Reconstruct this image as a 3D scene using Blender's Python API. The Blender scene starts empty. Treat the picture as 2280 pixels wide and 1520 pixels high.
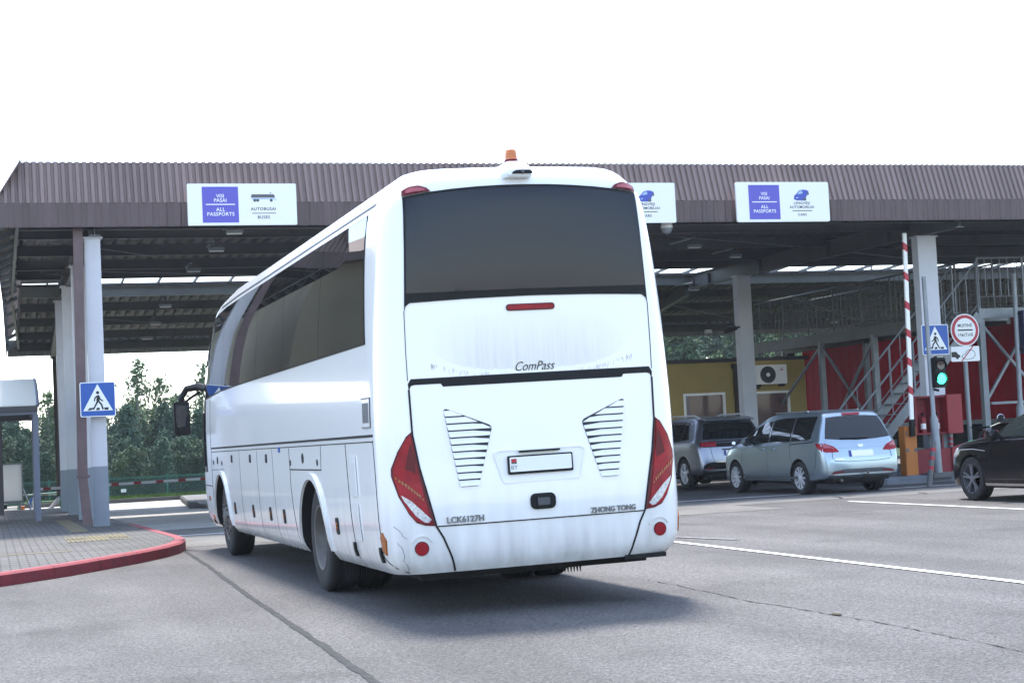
import bpy, bmesh, math, random
from mathutils import Vector, Matrix
from mathutils.bvhtree import BVHTree
R = math.radians
S = bpy.context.scene
COL = S.collection

# ------------------------------------------------------------------ camera, sky, sun, exposure
cam = bpy.data.cameras.new("camera"); co = bpy.data.objects.new("camera", cam); COL.objects.link(co)
rx = Vector((0.953364, -0.297974, -0.048052)); ux = Vector((0.028944, -0.068214, 0.997251)); fx = Vector((0.300433, 0.952134, 0.056409))
co.matrix_world = Matrix(((rx.x, ux.x, -fx.x, 0), (rx.y, ux.y, -fx.y, 0), (rx.z, ux.z, -fx.z, 1.39), (0, 0, 0, 1)))
cam.sensor_width = 36; cam.lens = 58.92; cam.clip_start = 0.1; cam.clip_end = 6000
S.camera = co
SUN_EL, SUN_AZ = R(67), R(10)          # azimuth from +Y towards +X
W = bpy.data.worlds.new("World"); S.world = W; W.use_nodes = True
nt = W.node_tree; bg = nt.nodes["Background"]
sky = nt.nodes.new("ShaderNodeTexSky"); sky.sky_type = 'NISHITA'; sky.sun_disc = False
sky.sun_elevation = SUN_EL; sky.sun_rotation = SUN_AZ; sky.air_density = 1.0; sky.dust_density = 0.6; sky.ozone_density = 1.0
hs = nt.nodes.new("ShaderNodeHueSaturation"); hs.inputs["Saturation"].default_value = 0.8
nt.links.new(sky.outputs[0], hs.inputs["Color"]); nt.links.new(hs.outputs[0], bg.inputs["Color"])
bg.inputs["Strength"].default_value = 0.15
sl = bpy.data.lights.new("sun", 'SUN'); so = bpy.data.objects.new("sun", sl); COL.objects.link(so)
sl.energy = 2.4; sl.angle = R(9.0); sl.color = (1.0, 0.95, 0.88)
sd = Vector((math.sin(SUN_AZ) * math.cos(SUN_EL), math.cos(SUN_AZ) * math.cos(SUN_EL), math.sin(SUN_EL)))
so.rotation_euler = sd.to_track_quat('Z', 'Y').to_euler(); so.location = (0, 0, 60)
S.view_settings.view_transform = 'Standard'; S.view_settings.look = 'None'
S.view_settings.exposure = 1.95; S.view_settings.gamma = 1.0

# ------------------------------------------------------------------ materials
def mat(name, col, rough=0.5, metal=0.0, spec=0.5, coat=0.0, var=0.0, vscale=3.0, col2=None, bump=0.0, bscale=40.0, emit=None, estr=0.0, rvar=0.0, stretch=None, detail=6.0):
    m = bpy.data.materials.new(name); m.use_nodes = True; t = m.node_tree; b = t.nodes["Principled BSDF"]
    b.inputs["Base Color"].default_value = (*col, 1); b.inputs["Roughness"].default_value = rough; b.inputs["Metallic"].default_value = metal
    b.inputs["Specular IOR Level"].default_value = spec; b.inputs["Coat Weight"].default_value = coat; b.inputs["Coat Roughness"].default_value = 0.04
    if emit: b.inputs["Emission Color"].default_value = (*emit, 1); b.inputs["Emission Strength"].default_value = estr
    tc = t.nodes.new("ShaderNodeTexCoord")
    vec = tc.outputs["Object"]
    if stretch:
        mp = t.nodes.new("ShaderNodeMapping"); mp.inputs["Scale"].default_value = stretch; t.links.new(vec, mp.inputs[0]); vec = mp.outputs[0]
    if var > 0 or col2:
        n = t.nodes.new("ShaderNodeTexNoise"); n.inputs["Scale"].default_value = vscale; n.inputs["Detail"].default_value = detail; n.inputs["Roughness"].default_value = 0.6
        t.links.new(vec, n.inputs["Vector"])
        r = t.nodes.new("ShaderNodeValToRGB"); r.color_ramp.elements[0].position = 0.32; r.color_ramp.elements[1].position = 0.68
        c2 = col2 if col2 else tuple(c * (1 - var) for c in col)
        r.color_ramp.elements[0].color = (*c2, 1); r.color_ramp.elements[1].color = (*col, 1)
        t.links.new(n.outputs["Fac"], r.inputs[0]); t.links.new(r.outputs[0], b.inputs["Base Color"])
        if rvar > 0:
            mr = t.nodes.new("ShaderNodeMapRange"); mr.inputs["To Min"].default_value = min(1, rough + rvar); mr.inputs["To Max"].default_value = rough
            t.links.new(n.outputs["Fac"], mr.inputs["Value"]); t.links.new(mr.outputs[0], b.inputs["Roughness"])
    if bump > 0:
        n2 = t.nodes.new("ShaderNodeTexNoise"); n2.inputs["Scale"].default_value = bscale; n2.inputs["Detail"].default_value = 3
        t.links.new(vec, n2.inputs["Vector"])
        bp = t.nodes.new("ShaderNodeBump"); bp.inputs["Strength"].default_value = bump; bp.inputs["Distance"].default_value = 0.01
        t.links.new(n2.outputs["Fac"], bp.inputs["Height"]); t.links.new(bp.outputs[0], b.inputs["Normal"])
    return m

def asphalt(name, base, patch):
    m = bpy.data.materials.new(name); m.use_nodes = True; t = m.node_tree; b = t.nodes["Principled BSDF"]
    b.inputs["Roughness"].default_value = 0.85; b.inputs["Specular IOR Level"].default_value = 0.35
    tc = t.nodes.new("ShaderNodeTexCoord")
    def noise(sc, det, st=None):
        n = t.nodes.new("ShaderNodeTexNoise"); n.inputs["Scale"].default_value = sc; n.inputs["Detail"].default_value = det
        v = tc.outputs["Object"]
        if st:
            mp = t.nodes.new("ShaderNodeMapping"); mp.inputs["Scale"].default_value = st; mp.inputs["Rotation"].default_value = (0, 0, 0.1)
            t.links.new(v, mp.inputs[0]); v = mp.outputs[0]
        t.links.new(v, n.inputs["Vector"]); return n
    def ramp(f, p0, c0, p1, c1):
        r = t.nodes.new("ShaderNodeValToRGB"); e = r.color_ramp.elements; e[0].position = p0; e[1].position = p1
        e[0].color = (c0, c0, c0, 1); e[1].color = (c1, c1, c1, 1); t.links.new(f, r.inputs[0]); return r
    def mul(a, c):
        x = t.nodes.new("ShaderNodeMix"); x.data_type = 'RGBA'; x.blend_type = 'MULTIPLY'; x.inputs["Factor"].default_value = 1
        t.links.new(a, x.inputs["A"]); t.links.new(c, x.inputs["B"]); return x.outputs["Result"]
    big = noise(0.22, 6); r1 = t.nodes.new("ShaderNodeValToRGB"); e = r1.color_ramp.elements
    e[0].position = 0.35; e[1].position = 0.66; e[0].color = (*patch, 1); e[1].color = (*base, 1); t.links.new(big.outputs["Fac"], r1.inputs[0])
    worn = ramp(noise(0.9, 8, (1.0, 0.35, 1)).outputs["Fac"], 0.36, 0.80, 0.64, 1.12)
    v = t.nodes.new("ShaderNodeTexVoronoi"); v.inputs["Scale"].default_value = 85; t.links.new(tc.outputs["Object"], v.inputs["Vector"])
    grain = ramp(v.outputs["Color"], 0.05, 0.38, 0.95, 1.75)
    fine = ramp(noise(28, 3).outputs["Fac"], 0.3, 0.72, 0.7, 1.25)
    stain = ramp(noise(0.55, 10).outputs["Fac"], 0.56, 1.0, 0.72, 0.66)
    track = ramp(noise(1.0, 5, (0.9, 0.05, 1)).outputs["Fac"], 0.40, 0.88, 0.6, 1.06)
    c = mul(mul(mul(mul(mul(r1.outputs[0], worn.outputs[0]), grain.outputs[0]), fine.outputs[0]), stain.outputs[0]), track.outputs[0])
    t.links.new(c, b.inputs["Base Color"])
    bp = t.nodes.new("ShaderNodeBump"); bp.inputs["Strength"].default_value = 0.5; bp.inputs["Distance"].default_value = 0.008
    t.links.new(v.outputs["Distance"], bp.inputs["Height"]); t.links.new(bp.outputs[0], b.inputs["Normal"])
    return m

def pavers(name, c1, c2, mortar, bw, bh, rot=0.0, worn=(0.75, 1.1)):
    m = bpy.data.materials.new(name); m.use_nodes = True; t = m.node_tree; b = t.nodes["Principled BSDF"]
    b.inputs["Roughness"].default_value = 0.85; b.inputs["Specular IOR Level"].default_value = 0.3
    tc = t.nodes.new("ShaderNodeTexCoord"); mp = t.nodes.new("ShaderNodeMapping"); mp.inputs["Rotation"].default_value = (0, 0, rot)
    t.links.new(tc.outputs["Object"], mp.inputs[0])
    br = t.nodes.new("ShaderNodeTexBrick"); br.inputs["Scale"].default_value = 1; br.inputs["Brick Width"].default_value = bw; br.inputs["Row Height"].default_value = bh
    br.inputs["Mortar Size"].default_value = 0.011; br.inputs["Mortar Smooth"].default_value = 0.3
    br.inputs["Color1"].default_value = (*c1, 1); br.inputs["Color2"].default_value = (*c2, 1); br.inputs["Mortar"].default_value = (*mortar, 1)
    t.links.new(mp.outputs[0], br.inputs["Vector"])
    n = t.nodes.new("ShaderNodeTexNoise"); n.inputs["Scale"].default_value = 0.7; n.inputs["Detail"].default_value = 8; t.links.new(tc.outputs["Object"], n.inputs["Vector"])
    r = t.nodes.new("ShaderNodeValToRGB"); e = r.color_ramp.elements; e[0].position = 0.35; e[1].position = 0.65
    e[0].color = (worn[0],) * 3 + (1,); e[1].color = (worn[1],) * 3 + (1,); t.links.new(n.outputs["Fac"], r.inputs[0])
    x = t.nodes.new("ShaderNodeMix"); x.data_type = 'RGBA'; x.blend_type = 'MULTIPLY'; x.inputs["Factor"].default_value = 1
    t.links.new(br.outputs["Color"], x.inputs["A"]); t.links.new(r.outputs[0], x.inputs["B"]); t.links.new(x.outputs["Result"], b.inputs["Base Color"])
    bp = t.nodes.new("ShaderNodeBump"); bp.inputs["Strength"].default_value = 0.6; bp.inputs["Distance"].default_value = 0.01; bp.invert = True
    t.links.new(br.outputs["Fac"], bp.inputs["Height"]); t.links.new(bp.outputs[0], b.inputs["Normal"])
    return m

def sheetmat(name, col):
    m = mat(name, col, 0.5); t = m.node_tree; b = t.nodes['Principled BSDF']; tr = t.nodes.new('ShaderNodeBsdfTranslucent'); tr.inputs['Color'].default_value = (*col, 1)
    mx = t.nodes.new('ShaderNodeMixShader'); mx.inputs[0].default_value = 0.3; t.links.new(b.outputs[0], mx.inputs[1]); t.links.new(tr.outputs[0], mx.inputs[2]); t.links.new(mx.outputs[0], t.nodes['Material Output'].inputs['Surface']); return m

def buspaint():
    m = mat("coach_white_paint", (0.85, 0.86, 0.86), 0.22, coat=0.6); t = m.node_tree; b = t.nodes["Principled BSDF"]
    tc = t.nodes.new("ShaderNodeTexCoord"); sp = t.nodes.new("ShaderNodeSeparateXYZ"); t.links.new(tc.outputs["Object"], sp.inputs[0])
    mp = t.nodes.new("ShaderNodeMapping"); mp.inputs["Scale"].default_value = (6, 6, 0.7); t.links.new(tc.outputs["Object"], mp.inputs[0])
    n = t.nodes.new("ShaderNodeTexNoise"); n.inputs["Scale"].default_value = 1.6; n.inputs["Detail"].default_value = 8; t.links.new(mp.outputs[0], n.inputs["Vector"])
    mr = t.nodes.new("ShaderNodeMapRange"); mr.inputs["From Min"].default_value = 1.15; mr.inputs["From Max"].default_value = 0.3; mr.inputs["To Min"].default_value = 0; mr.inputs["To Max"].default_value = 0.75
    t.links.new(sp.outputs["Z"], mr.inputs["Value"])
    mu = t.nodes.new("ShaderNodeMath"); mu.operation = 'MULTIPLY'; t.links.new(mr.outputs[0], mu.inputs[0]); t.links.new(n.outputs["Fac"], mu.inputs[1])
    r = t.nodes.new("ShaderNodeValToRGB"); e = r.color_ramp.elements; e[0].position = 0.02; e[1].position = 0.55; e[0].color = (0.85, 0.86, 0.86, 1); e[1].color = (0.47, 0.46, 0.45, 1)
    t.links.new(mu.outputs[0], r.inputs[0])
    # dust film on the rear upper panel, ragged at its lower rim
    def mrange(src, a, b_, c=0, d=1):
        q = t.nodes.new("ShaderNodeMapRange"); q.inputs["From Min"].default_value = a; q.inputs["From Max"].default_value = b_; q.inputs["To Min"].default_value = c; q.inputs["To Max"].default_value = d; t.links.new(src, q.inputs["Value"]); return q.outputs[0]
    def mth(op, a, b_):
        q = t.nodes.new("ShaderNodeMath"); q.operation = op
        for i_, v_ in enumerate((a, b_)):
            if isinstance(v_, (int, float)): q.inputs[i_].default_value = v_
            else: t.links.new(v_, q.inputs[i_])
        return q.outputs[0]
    ax = mth('ABSOLUTE', sp.outputs["X"], 0); rim = mth('ADD', mth('MULTIPLY', mth('POWER', ax, 4), .35), 1.895)
    n3 = t.nodes.new("ShaderNodeTexNoise"); n3.inputs["Scale"].default_value = 3; n3.inputs["Detail"].default_value = 6
    mp3 = t.nodes.new("ShaderNodeMapping"); mp3.inputs["Scale"].default_value = (9, 1, .5); t.links.new(tc.outputs["Object"], mp3.inputs[0]); t.links.new(mp3.outputs[0], n3.inputs["Vector"])
    low = mrange(mth('SUBTRACT', sp.outputs["Z"], mth('ADD', rim, mth('MULTIPLY', n3.outputs["Fac"], .05))), 0, .02)
    film = mth('MULTIPLY', mth('MULTIPLY', low, mrange(sp.outputs["Z"], 2.42, 2.0)), mth('MULTIPLY', mrange(ax, .9, .45), mrange(sp.outputs["Y"], .3, .2)))
    film = mth('MULTIPLY', film, mrange(n3.outputs["Fac"], .25, .75, .35, .8))
    mx = t.nodes.new("ShaderNodeMix"); mx.data_type = 'RGBA'; t.links.new(film, mx.inputs["Factor"]); t.links.new(r.outputs[0], mx.inputs["A"]); mx.inputs["B"].default_value = (0.56, 0.55, 0.54, 1)
    t.links.new(mx.outputs["Result"], b.inputs["Base Color"])
    return m

M = dict(
    asphalt=asphalt("asphalt", (0.093, 0.0895, 0.090), (0.074, 0.071, 0.071)),
    tar=mat("bitumen_sealant", (0.063, 0.065, 0.066), 0.95, spec=0.08, var=0.35, vscale=9, bump=0.3),
    crack=mat("crack_dirt", (0.03, 0.029, 0.027), 0.95, spec=0.08, var=0.5, vscale=12),
    paver=pavers("grey_pavers", (0.112, 0.109, 0.106), (0.092, 0.09, 0.087), (0.018, 0.0175, 0.017), 0.22, 0.22),
    roadpaver=pavers("road_pavers", (0.17, 0.165, 0.155), (0.14, 0.135, 0.13), (0.065, 0.063, 0.06), 0.2, 0.1),
    exitpaver=pavers("sun_brightened_pavers", (0.44, 0.43, 0.41), (0.39, 0.38, 0.36), (0.18, 0.175, 0.165), 0.2, 0.1),  # paler than the road pavers: bright sunlight is put into the colour
    concrete=mat("concrete", (0.13, 0.128, 0.125), 0.9, var=0.35, vscale=1.4, bump=0.3),
    kerbgrey=mat("grey_kerbstone", (0.17, 0.19, 0.22), 0.85, var=0.3, vscale=3, bump=0.4),
    kerbred=mat("red_kerb_paint", (0.24, 0.026, 0.04), 0.7, var=0.0, vscale=7, col2=(0.17, 0.026, 0.038), bump=0.5, bscale=25),
    yellowtile=mat("yellow_tactile_tile", (0.17, 0.145, 0.08), 0.8, var=0.3, vscale=5),
    linewhite=mat("road_line_paint", (0.80, 0.80, 0.80), 0.7, var=0.25, vscale=6, bump=0.3),
    linefaint=mat("worn_line_paint", (0.19, 0.19, 0.195), 0.8, var=0.5, vscale=4),
    grass=mat("grass_field", (0.07, 0.12, 0.03), 0.95, var=0.4, vscale=0.6, bump=0.6, bscale=6),
    verge=mat("bright_grass", (0.13, 0.22, 0.05), 0.95, var=0.4, vscale=2, bump=0.8, bscale=30),
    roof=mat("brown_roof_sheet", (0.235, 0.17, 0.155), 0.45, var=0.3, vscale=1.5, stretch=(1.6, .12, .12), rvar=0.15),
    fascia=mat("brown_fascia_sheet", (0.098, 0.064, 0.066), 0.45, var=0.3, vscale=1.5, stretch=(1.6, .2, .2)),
    deck=mat("galvanised_deck", (0.125, 0.118, 0.12), 0.6, metal=0.0, var=0.25, vscale=1.5),
    steel=mat("grey_painted_steel", (0.125, 0.13, 0.134), 0.5, var=0.2, vscale=2),
    greenwhite=mat("pale_grey_steel", (0.24, 0.26, 0.25), 0.5, var=0.2, vscale=2),
    colwhite=mat("column_light_paint", (0.60, 0.61, 0.66), 0.55, var=0.1, vscale=1.5, bump=0.1, bscale=15),
    colgrey=mat("column_grey_paint", (0.23, 0.265, 0.31), 0.55, var=0.1, vscale=2, bump=0.1, bscale=15),
    pipe=mat("brown_downspout", (0.13, 0.08, 0.085), 0.45, var=0.35, vscale=4),
    darkpipe=mat("dark_downspout", (0.035, 0.025, 0.026), 0.5, var=0.2),
    galv=mat("galvanised_steel", (0.26, 0.285, 0.31), 0.45, metal=0.3, var=0.25, vscale=3),
    white=buspaint(),
    whiteplain=mat("white_enamel", (0.85, 0.86, 0.86), 0.35, coat=0.2),
    signwhite=mat("sign_white", (0.82, 0.84, 0.83), 0.45),
    signblue=mat("sign_road_blue", (0.008, 0.08, 0.36), 0.35),
    signviolet=mat("sign_violet_blue", (0.095, 0.085, 0.47), 0.4),
    signred=mat("sign_red", (0.42, 0.015, 0.035), 0.4),
    ink=mat("black_ink", (0.012, 0.012, 0.014), 0.5),
    inkgrey=mat("grey_ink", (0.10, 0.105, 0.115), 0.5),
    carink=mat("blue_pictogram", (0.06, 0.09, 0.42), 0.5), carlite=mat("pale_pictogram", (0.35, 0.5, 0.75), 0.5),
    glass=mat("dark_tinted_glass", (0.010, 0.014, 0.026), 0.02, spec=0.27),
    sideglass=mat("side_window_glass", (0.012, 0.012, 0.012), 0.012, spec=0.5),
    carglass=mat("car_window_glass", (0.010, 0.012, 0.013), 0.02, spec=0.6),
    black=mat("black_plastic", (0.010, 0.010, 0.011), 0.45, spec=0.2),
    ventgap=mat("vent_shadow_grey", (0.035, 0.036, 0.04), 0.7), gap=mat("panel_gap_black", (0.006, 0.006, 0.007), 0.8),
    rubber=mat("tyre_rubber", (0.020, 0.020, 0.021), 0.85, var=0.3, vscale=5, bump=0.2),
    under=mat("underbody_dirt", (0.010, 0.0095, 0.009), 0.9, var=0.4, vscale=4),
    rim=mat("dusty_steel_rim", (0.17, 0.165, 0.155), 0.6, metal=0.4, var=0.5, vscale=5),
    alloy=mat("alloy_wheel", (0.62, 0.63, 0.66), 0.35, metal=0.3), alloydark=mat("dark_alloy_wheel", (0.17, 0.17, 0.19), 0.35, metal=0.3),
    badge=mat("badge_metal", (0.16, 0.165, 0.18), 0.3, metal=0.6), chrome=mat("chrome", (0.75, 0.75, 0.77), 0.12, metal=1.0),
    redlamp=mat("red_lamp_glass", (0.36, 0.006, 0.018), 0.3, spec=0.3, var=0.45, vscale=9), reddark=mat("dark_red_lens", (0.11, 0.006, 0.012), 0.3, spec=0.3),
    pinklamp=mat("clear_red_lens", (0.36, 0.07, 0.085), 0.15, coat=0.6), amber=mat("amber_lens", (0.40, 0.11, 0.012), 0.2, coat=0.5, var=0.5, vscale=40),
    clearlamp=mat("clear_lens", (0.70, 0.70, 0.72), 0.15, coat=0.6, var=0.55, vscale=60), beacon=mat("amber_beacon", (0.55, 0.15, 0.02), 0.2, coat=0.6),
    silverblue=mat("silver_blue_paint", (0.36, 0.44, 0.50), 0.30, metal=0.85, coat=0.4), slate=mat("slate_silver_paint", (0.26, 0.28, 0.33), 0.3, metal=0.85, coat=0.4),
    carblack=mat("black_car_paint", (0.006, 0.005, 0.006), 0.12, spec=0.35), greyplastic=mat("grey_bumper_plastic", (0.06, 0.065, 0.075), 0.55),
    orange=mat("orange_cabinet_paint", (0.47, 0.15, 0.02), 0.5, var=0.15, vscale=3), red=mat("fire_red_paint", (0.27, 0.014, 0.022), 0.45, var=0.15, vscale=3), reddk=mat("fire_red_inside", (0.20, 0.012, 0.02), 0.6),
    curtain=mat("red_trailer_curtain", (0.36, 0.009, 0.02), 0.7, spec=0.06, var=0.25, vscale=1.2, bump=0.25, bscale=2.2, stretch=(1, 3, 0.4)),
    yellow=mat("yellow_render", (0.43, 0.33, 0.12), 0.85, var=0.15, vscale=1.2, bump=0.2, bscale=60), yellowfar=mat("ochre_render", (0.23, 0.205, 0.145), 0.85, var=0.3, vscale=0.35),
    maroon=mat("maroon_blind", (0.06, 0.012, 0.016), 0.3, coat=0.5), bluedark=mat("dark_blue_panel", (0.012, 0.014, 0.07), 0.3, coat=0.4),
    green=mat("green_fence_paint", (0.02, 0.13, 0.095), 0.5), fencemesh=mat("green_mesh", (0.03, 0.075, 0.072), 0.7, var=0.35, vscale=1.5),
    translucent=sheetmat("frosted_roof_sheet", (0.88, 0.87, 0.80)), panelwhite=sheetmat("thin_white_panel", (0.85, 0.85, 0.85)), shelterdark=mat("shelter_dark_frame", (0.045, 0.042, 0.05), 0.5), shelterpost=mat("shelter_post_paint", (0.13, 0.145, 0.20), 0.45),
    go=mat("green_signal_lens", (0.0, 0.5, 0.28), 0.3, emit=(0.03, 1.0, 0.5), estr=2.2), deadred=mat("unlit_red_lens", (0.03, 0.008, 0.008), 0.25, coat=0.5),
    leafdark=mat("pine_foliage", (0.065, 0.125, 0.07), 0.9, var=0.0, vscale=0.5, col2=(0.036, 0.08, 0.055)), leafpale=mat("birch_foliage", (0.12, 0.185, 0.075), 0.9, col2=(0.055, 0.10, 0.045), vscale=0.6),
    leafolive=mat("olive_foliage", (0.09, 0.135, 0.065), 0.9, col2=(0.045, 0.085, 0.05), vscale=0.5), bark=mat("bark", (0.10, 0.075, 0.055), 0.95, var=0.4, vscale=6), birchbark=mat("pale_bark", (0.32, 0.30, 0.27), 0.9, var=0.5, vscale=5),
    blueplate=mat("plate_blue", (0.01, 0.03, 0.25), 0.4), plategrey=mat("plate_grey", (0.42, 0.43, 0.45), 0.5),
)

# ------------------------------------------------------------------ helpers
SHIFT = [0, 0, 0]
zg = lambda y: -max(0, min(1, (y - 31) / 21)) * .2      # the yard falls slightly away
class MB:
    def __init__(s): s.v = []; s.f = []
    def add(s, vs, fs):
        o = len(s.v); s.v += [Vector(v) for v in vs]; s.f += [tuple(i + o for i in f) for f in fs]; return s
    def box(s, x0, x1, y0, y1, z0, z1):
        return s.add([(x0, y0, z0), (x1, y0, z0), (x1, y1, z0), (x0, y1, z0), (x0, y0, z1), (x1, y0, z1), (x1, y1, z1), (x0, y1, z1)],
                     [(3, 2, 1, 0), (4, 5, 6, 7), (0, 1, 5, 4), (1, 2, 6, 5), (2, 3, 7, 6), (3, 0, 4, 7)])
    def bar(s, a, b, w, h=None, up=(0, 0, 1)):
        a = Vector(a); b = Vector(b); h = h or w; d = (b - a).normalized(); up = Vector(up)
        if abs(d.dot(up)) > 0.98: up = Vector((0, 1, 0))
        r = d.cross(up).normalized() * (w / 2); u = r.cross(d).normalized() * (h / 2)
        return s.add([a - r - u, a + r - u, a + r + u, a - r + u, b - r - u, b + r - u, b + r + u, b - r + u],
                     [(3, 2, 1, 0), (4, 5, 6, 7), (0, 1, 5, 4), (1, 2, 6, 5), (2, 3, 7, 6), (3, 0, 4, 7)])
    def tube(s, pts, r, n=8):
        pts = [Vector(p) for p in pts]; rr = r if isinstance(r, (list, tuple)) else [r] * len(pts); vs = []; fs = []
        for i, p in enumerate(pts):
            d = (pts[min(i + 1, len(pts) - 1)] - pts[max(i - 1, 0)]).normalized(); u = Vector((0, 0, 1)) if abs(d.z) < 0.95 else Vector((0, 1, 0))
            a = d.cross(u).normalized(); b = a.cross(d)
            vs += [p + (a * math.cos(k * 2 * math.pi / n) + b * math.sin(k * 2 * math.pi / n)) * rr[i] for k in range(n)]
        for i in range(len(pts) - 1):
            fs += [(i * n + k, i * n + (k + 1) % n, (i + 1) * n + (k + 1) % n, (i + 1) * n + k) for k in range(n)]
        fs += [tuple(range(n - 1, -1, -1)), tuple((len(pts) - 1) * n + k for k in range(n))]
        return s.add(vs, fs)
    def lathe(s, prof, c, axis='x', n=28, cap=True):      # prof: (axial, radius)
        c = Vector(c); vs = []; fs = []
        for a, r in prof:
            for k in range(n):
                t = 2 * math.pi * k / n; q = (a, r * math.cos(t), r * math.sin(t))
                vs.append(c + Vector({'x': q, 'y': (q[1], q[0], q[2]), 'z': (q[1], q[2], q[0])}[axis]))
        m = len(prof)
        for i in range(m - 1): fs += [(i * n + k, i * n + (k + 1) % n, (i + 1) * n + (k + 1) % n, (i + 1) * n + k) for k in range(n)]
        if cap and prof[0][1] > 1e-4: fs.append(tuple(range(n - 1, -1, -1)))
        if cap and prof[-1][1] > 1e-4: fs.append(tuple((m - 1) * n + k for k in range(n)))
        return s.add(vs, fs)
    def prism(s, poly, y0, y1):       # polygon in (x,z), extruded along y
        n = len(poly)
        return s.add([(x, y0, z) for x, z in poly] + [(x, y1, z) for x, z in poly],
                     [tuple(range(n)), tuple(range(2 * n - 1, n - 1, -1))] + [(i, i + n, (i + 1) % n + n, (i + 1) % n) for i in range(n)])
    def prismx(s, poly, x0, x1):      # polygon in (y,z), extruded along x
        n = len(poly)
        return s.add([(x0, y, z) for y, z in poly] + [(x1, y, z) for y, z in poly],
                     [tuple(range(n)), tuple(range(2 * n - 1, n - 1, -1))] + [(i, i + n, (i + 1) % n + n, (i + 1) % n) for i in range(n)])
    def slab(s, poly, z0, z1):        # polygon in (x,y), extruded along z
        n = len(poly)
        return s.add([(x, y, z0) for x, y in poly] + [(x, y, z1) for x, y in poly],
                     [tuple(range(n - 1, -1, -1)), tuple(range(n, 2 * n))] + [(i, (i + 1) % n, (i + 1) % n + n, i + n) for i in range(n)])
    def sheet(s, poly, z):
        return s.add([(x, y, z) for x, y in poly], [tuple(range(len(poly)))])
    def build(s, name, m, parent=None, smooth=False, world=True, bevel=0.0, fix=True):
        me = bpy.data.meshes.new(name); o = Vector((0, 0, 0))
        if parent is not None and world:
            p = parent
            while p is not None: o += p.location; p = p.parent
        if world: o = o - Vector(SHIFT)
        me.from_pydata([v - o for v in s.v], [], s.f)
        return finish(me, name, m, parent, smooth, bevel, fix)
def finish(me, name, m, parent, smooth=False, bevel=0.0, fix=True):
    if fix or bevel:
        b = bmesh.new(); b.from_mesh(me)
        if fix: bmesh.ops.recalc_face_normals(b, faces=b.faces)
        if bevel:
            ed = [e for e in b.edges if len(e.link_faces) == 2 and e.calc_face_angle(0) > 0.6]
            bmesh.ops.bevel(b, geom=ed, offset=bevel, segments=2, affect='EDGES', clamp_overlap=True)
        b.to_mesh(me); b.free()
    if smooth:
        me.polygons.foreach_set("use_smooth", [True] * len(me.polygons))
        try: me.set_sharp_from_angle(angle=R(38))
        except Exception: pass
    ob = bpy.data.objects.new(name, me); COL.objects.link(ob)
    for q in (m if isinstance(m, (list, tuple)) else [m]): me.materials.append(M[q] if isinstance(q, str) else q)
    if parent is not None: ob.parent = parent
    return ob
def tag(o, label, cat, group=None):
    o['label'] = label; o['category'] = cat
    if group: o['group'] = group
    return o
def thing(name, label, cat, loc=(0, 0, 0), group=None, rot=(0, 0, 0)):
    o = bpy.data.objects.new(name, None); COL.objects.link(o); o.location = (loc[0] + SHIFT[0], loc[1] + SHIFT[1], loc[2] + SHIFT[2]); o.rotation_euler = rot; o.empty_display_size = 0.2
    return tag(o, label, cat, group)
def setting(o, kind='structure'): o['kind'] = kind; return o
def copytree(o, parent=None):
    c = o.copy(); COL.objects.link(c)
    if parent is not None: c.parent = parent
    for ch in list(o.children): copytree(ch, c)
    return c
def rrect(x0, x1, z0, z1, r, n=4):
    p = []
    for cx, cz, a in ((x1 - r, z0 + r, -90), (x1 - r, z1 - r, 0), (x0 + r, z1 - r, 90), (x0 + r, z0 + r, 180)):
        p += [(cx + r * math.cos(R(a + 90 * i / n)), cz + r * math.sin(R(a + 90 * i / n))) for i in range(n + 1)]
    return p
def disc(cx, cz, r, n=28): return [(cx + r * math.cos(2 * math.pi * i / n), cz + r * math.sin(2 * math.pi * i / n)) for i in range(n)]
def text2d(body, size, shear=0.0, spacing=1.0, bold=0.0):   # centred flat lettering: verts (x,z), faces
    c = bpy.data.curves.new("lettering", 'FONT'); c.body = body; c.size = size; c.align_x = 'CENTER'; c.align_y = 'CENTER'; c.shear = shear
    c.space_character = spacing; c.offset = bold; c.resolution_u = 3
    o = bpy.data.objects.new("lettering", c); COL.objects.link(o); dg = bpy.context.evaluated_depsgraph_get(); dg.update()
    me = bpy.data.meshes.new_from_object(o.evaluated_get(dg)); vs = [(v.co.x, v.co.y) for v in me.vertices]; fs = [tuple(p.vertices) for p in me.polygons]
    bpy.data.objects.remove(o); bpy.data.curves.remove(c); bpy.data.meshes.remove(me)
    return vs, fs
def letters(mb, body, x, y, z, size, **k):
    vs, fs = text2d(body, size, **k); mb.add([(x + a, y, z + b) for a, b in vs], [tuple(reversed(f)) for f in fs])

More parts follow.
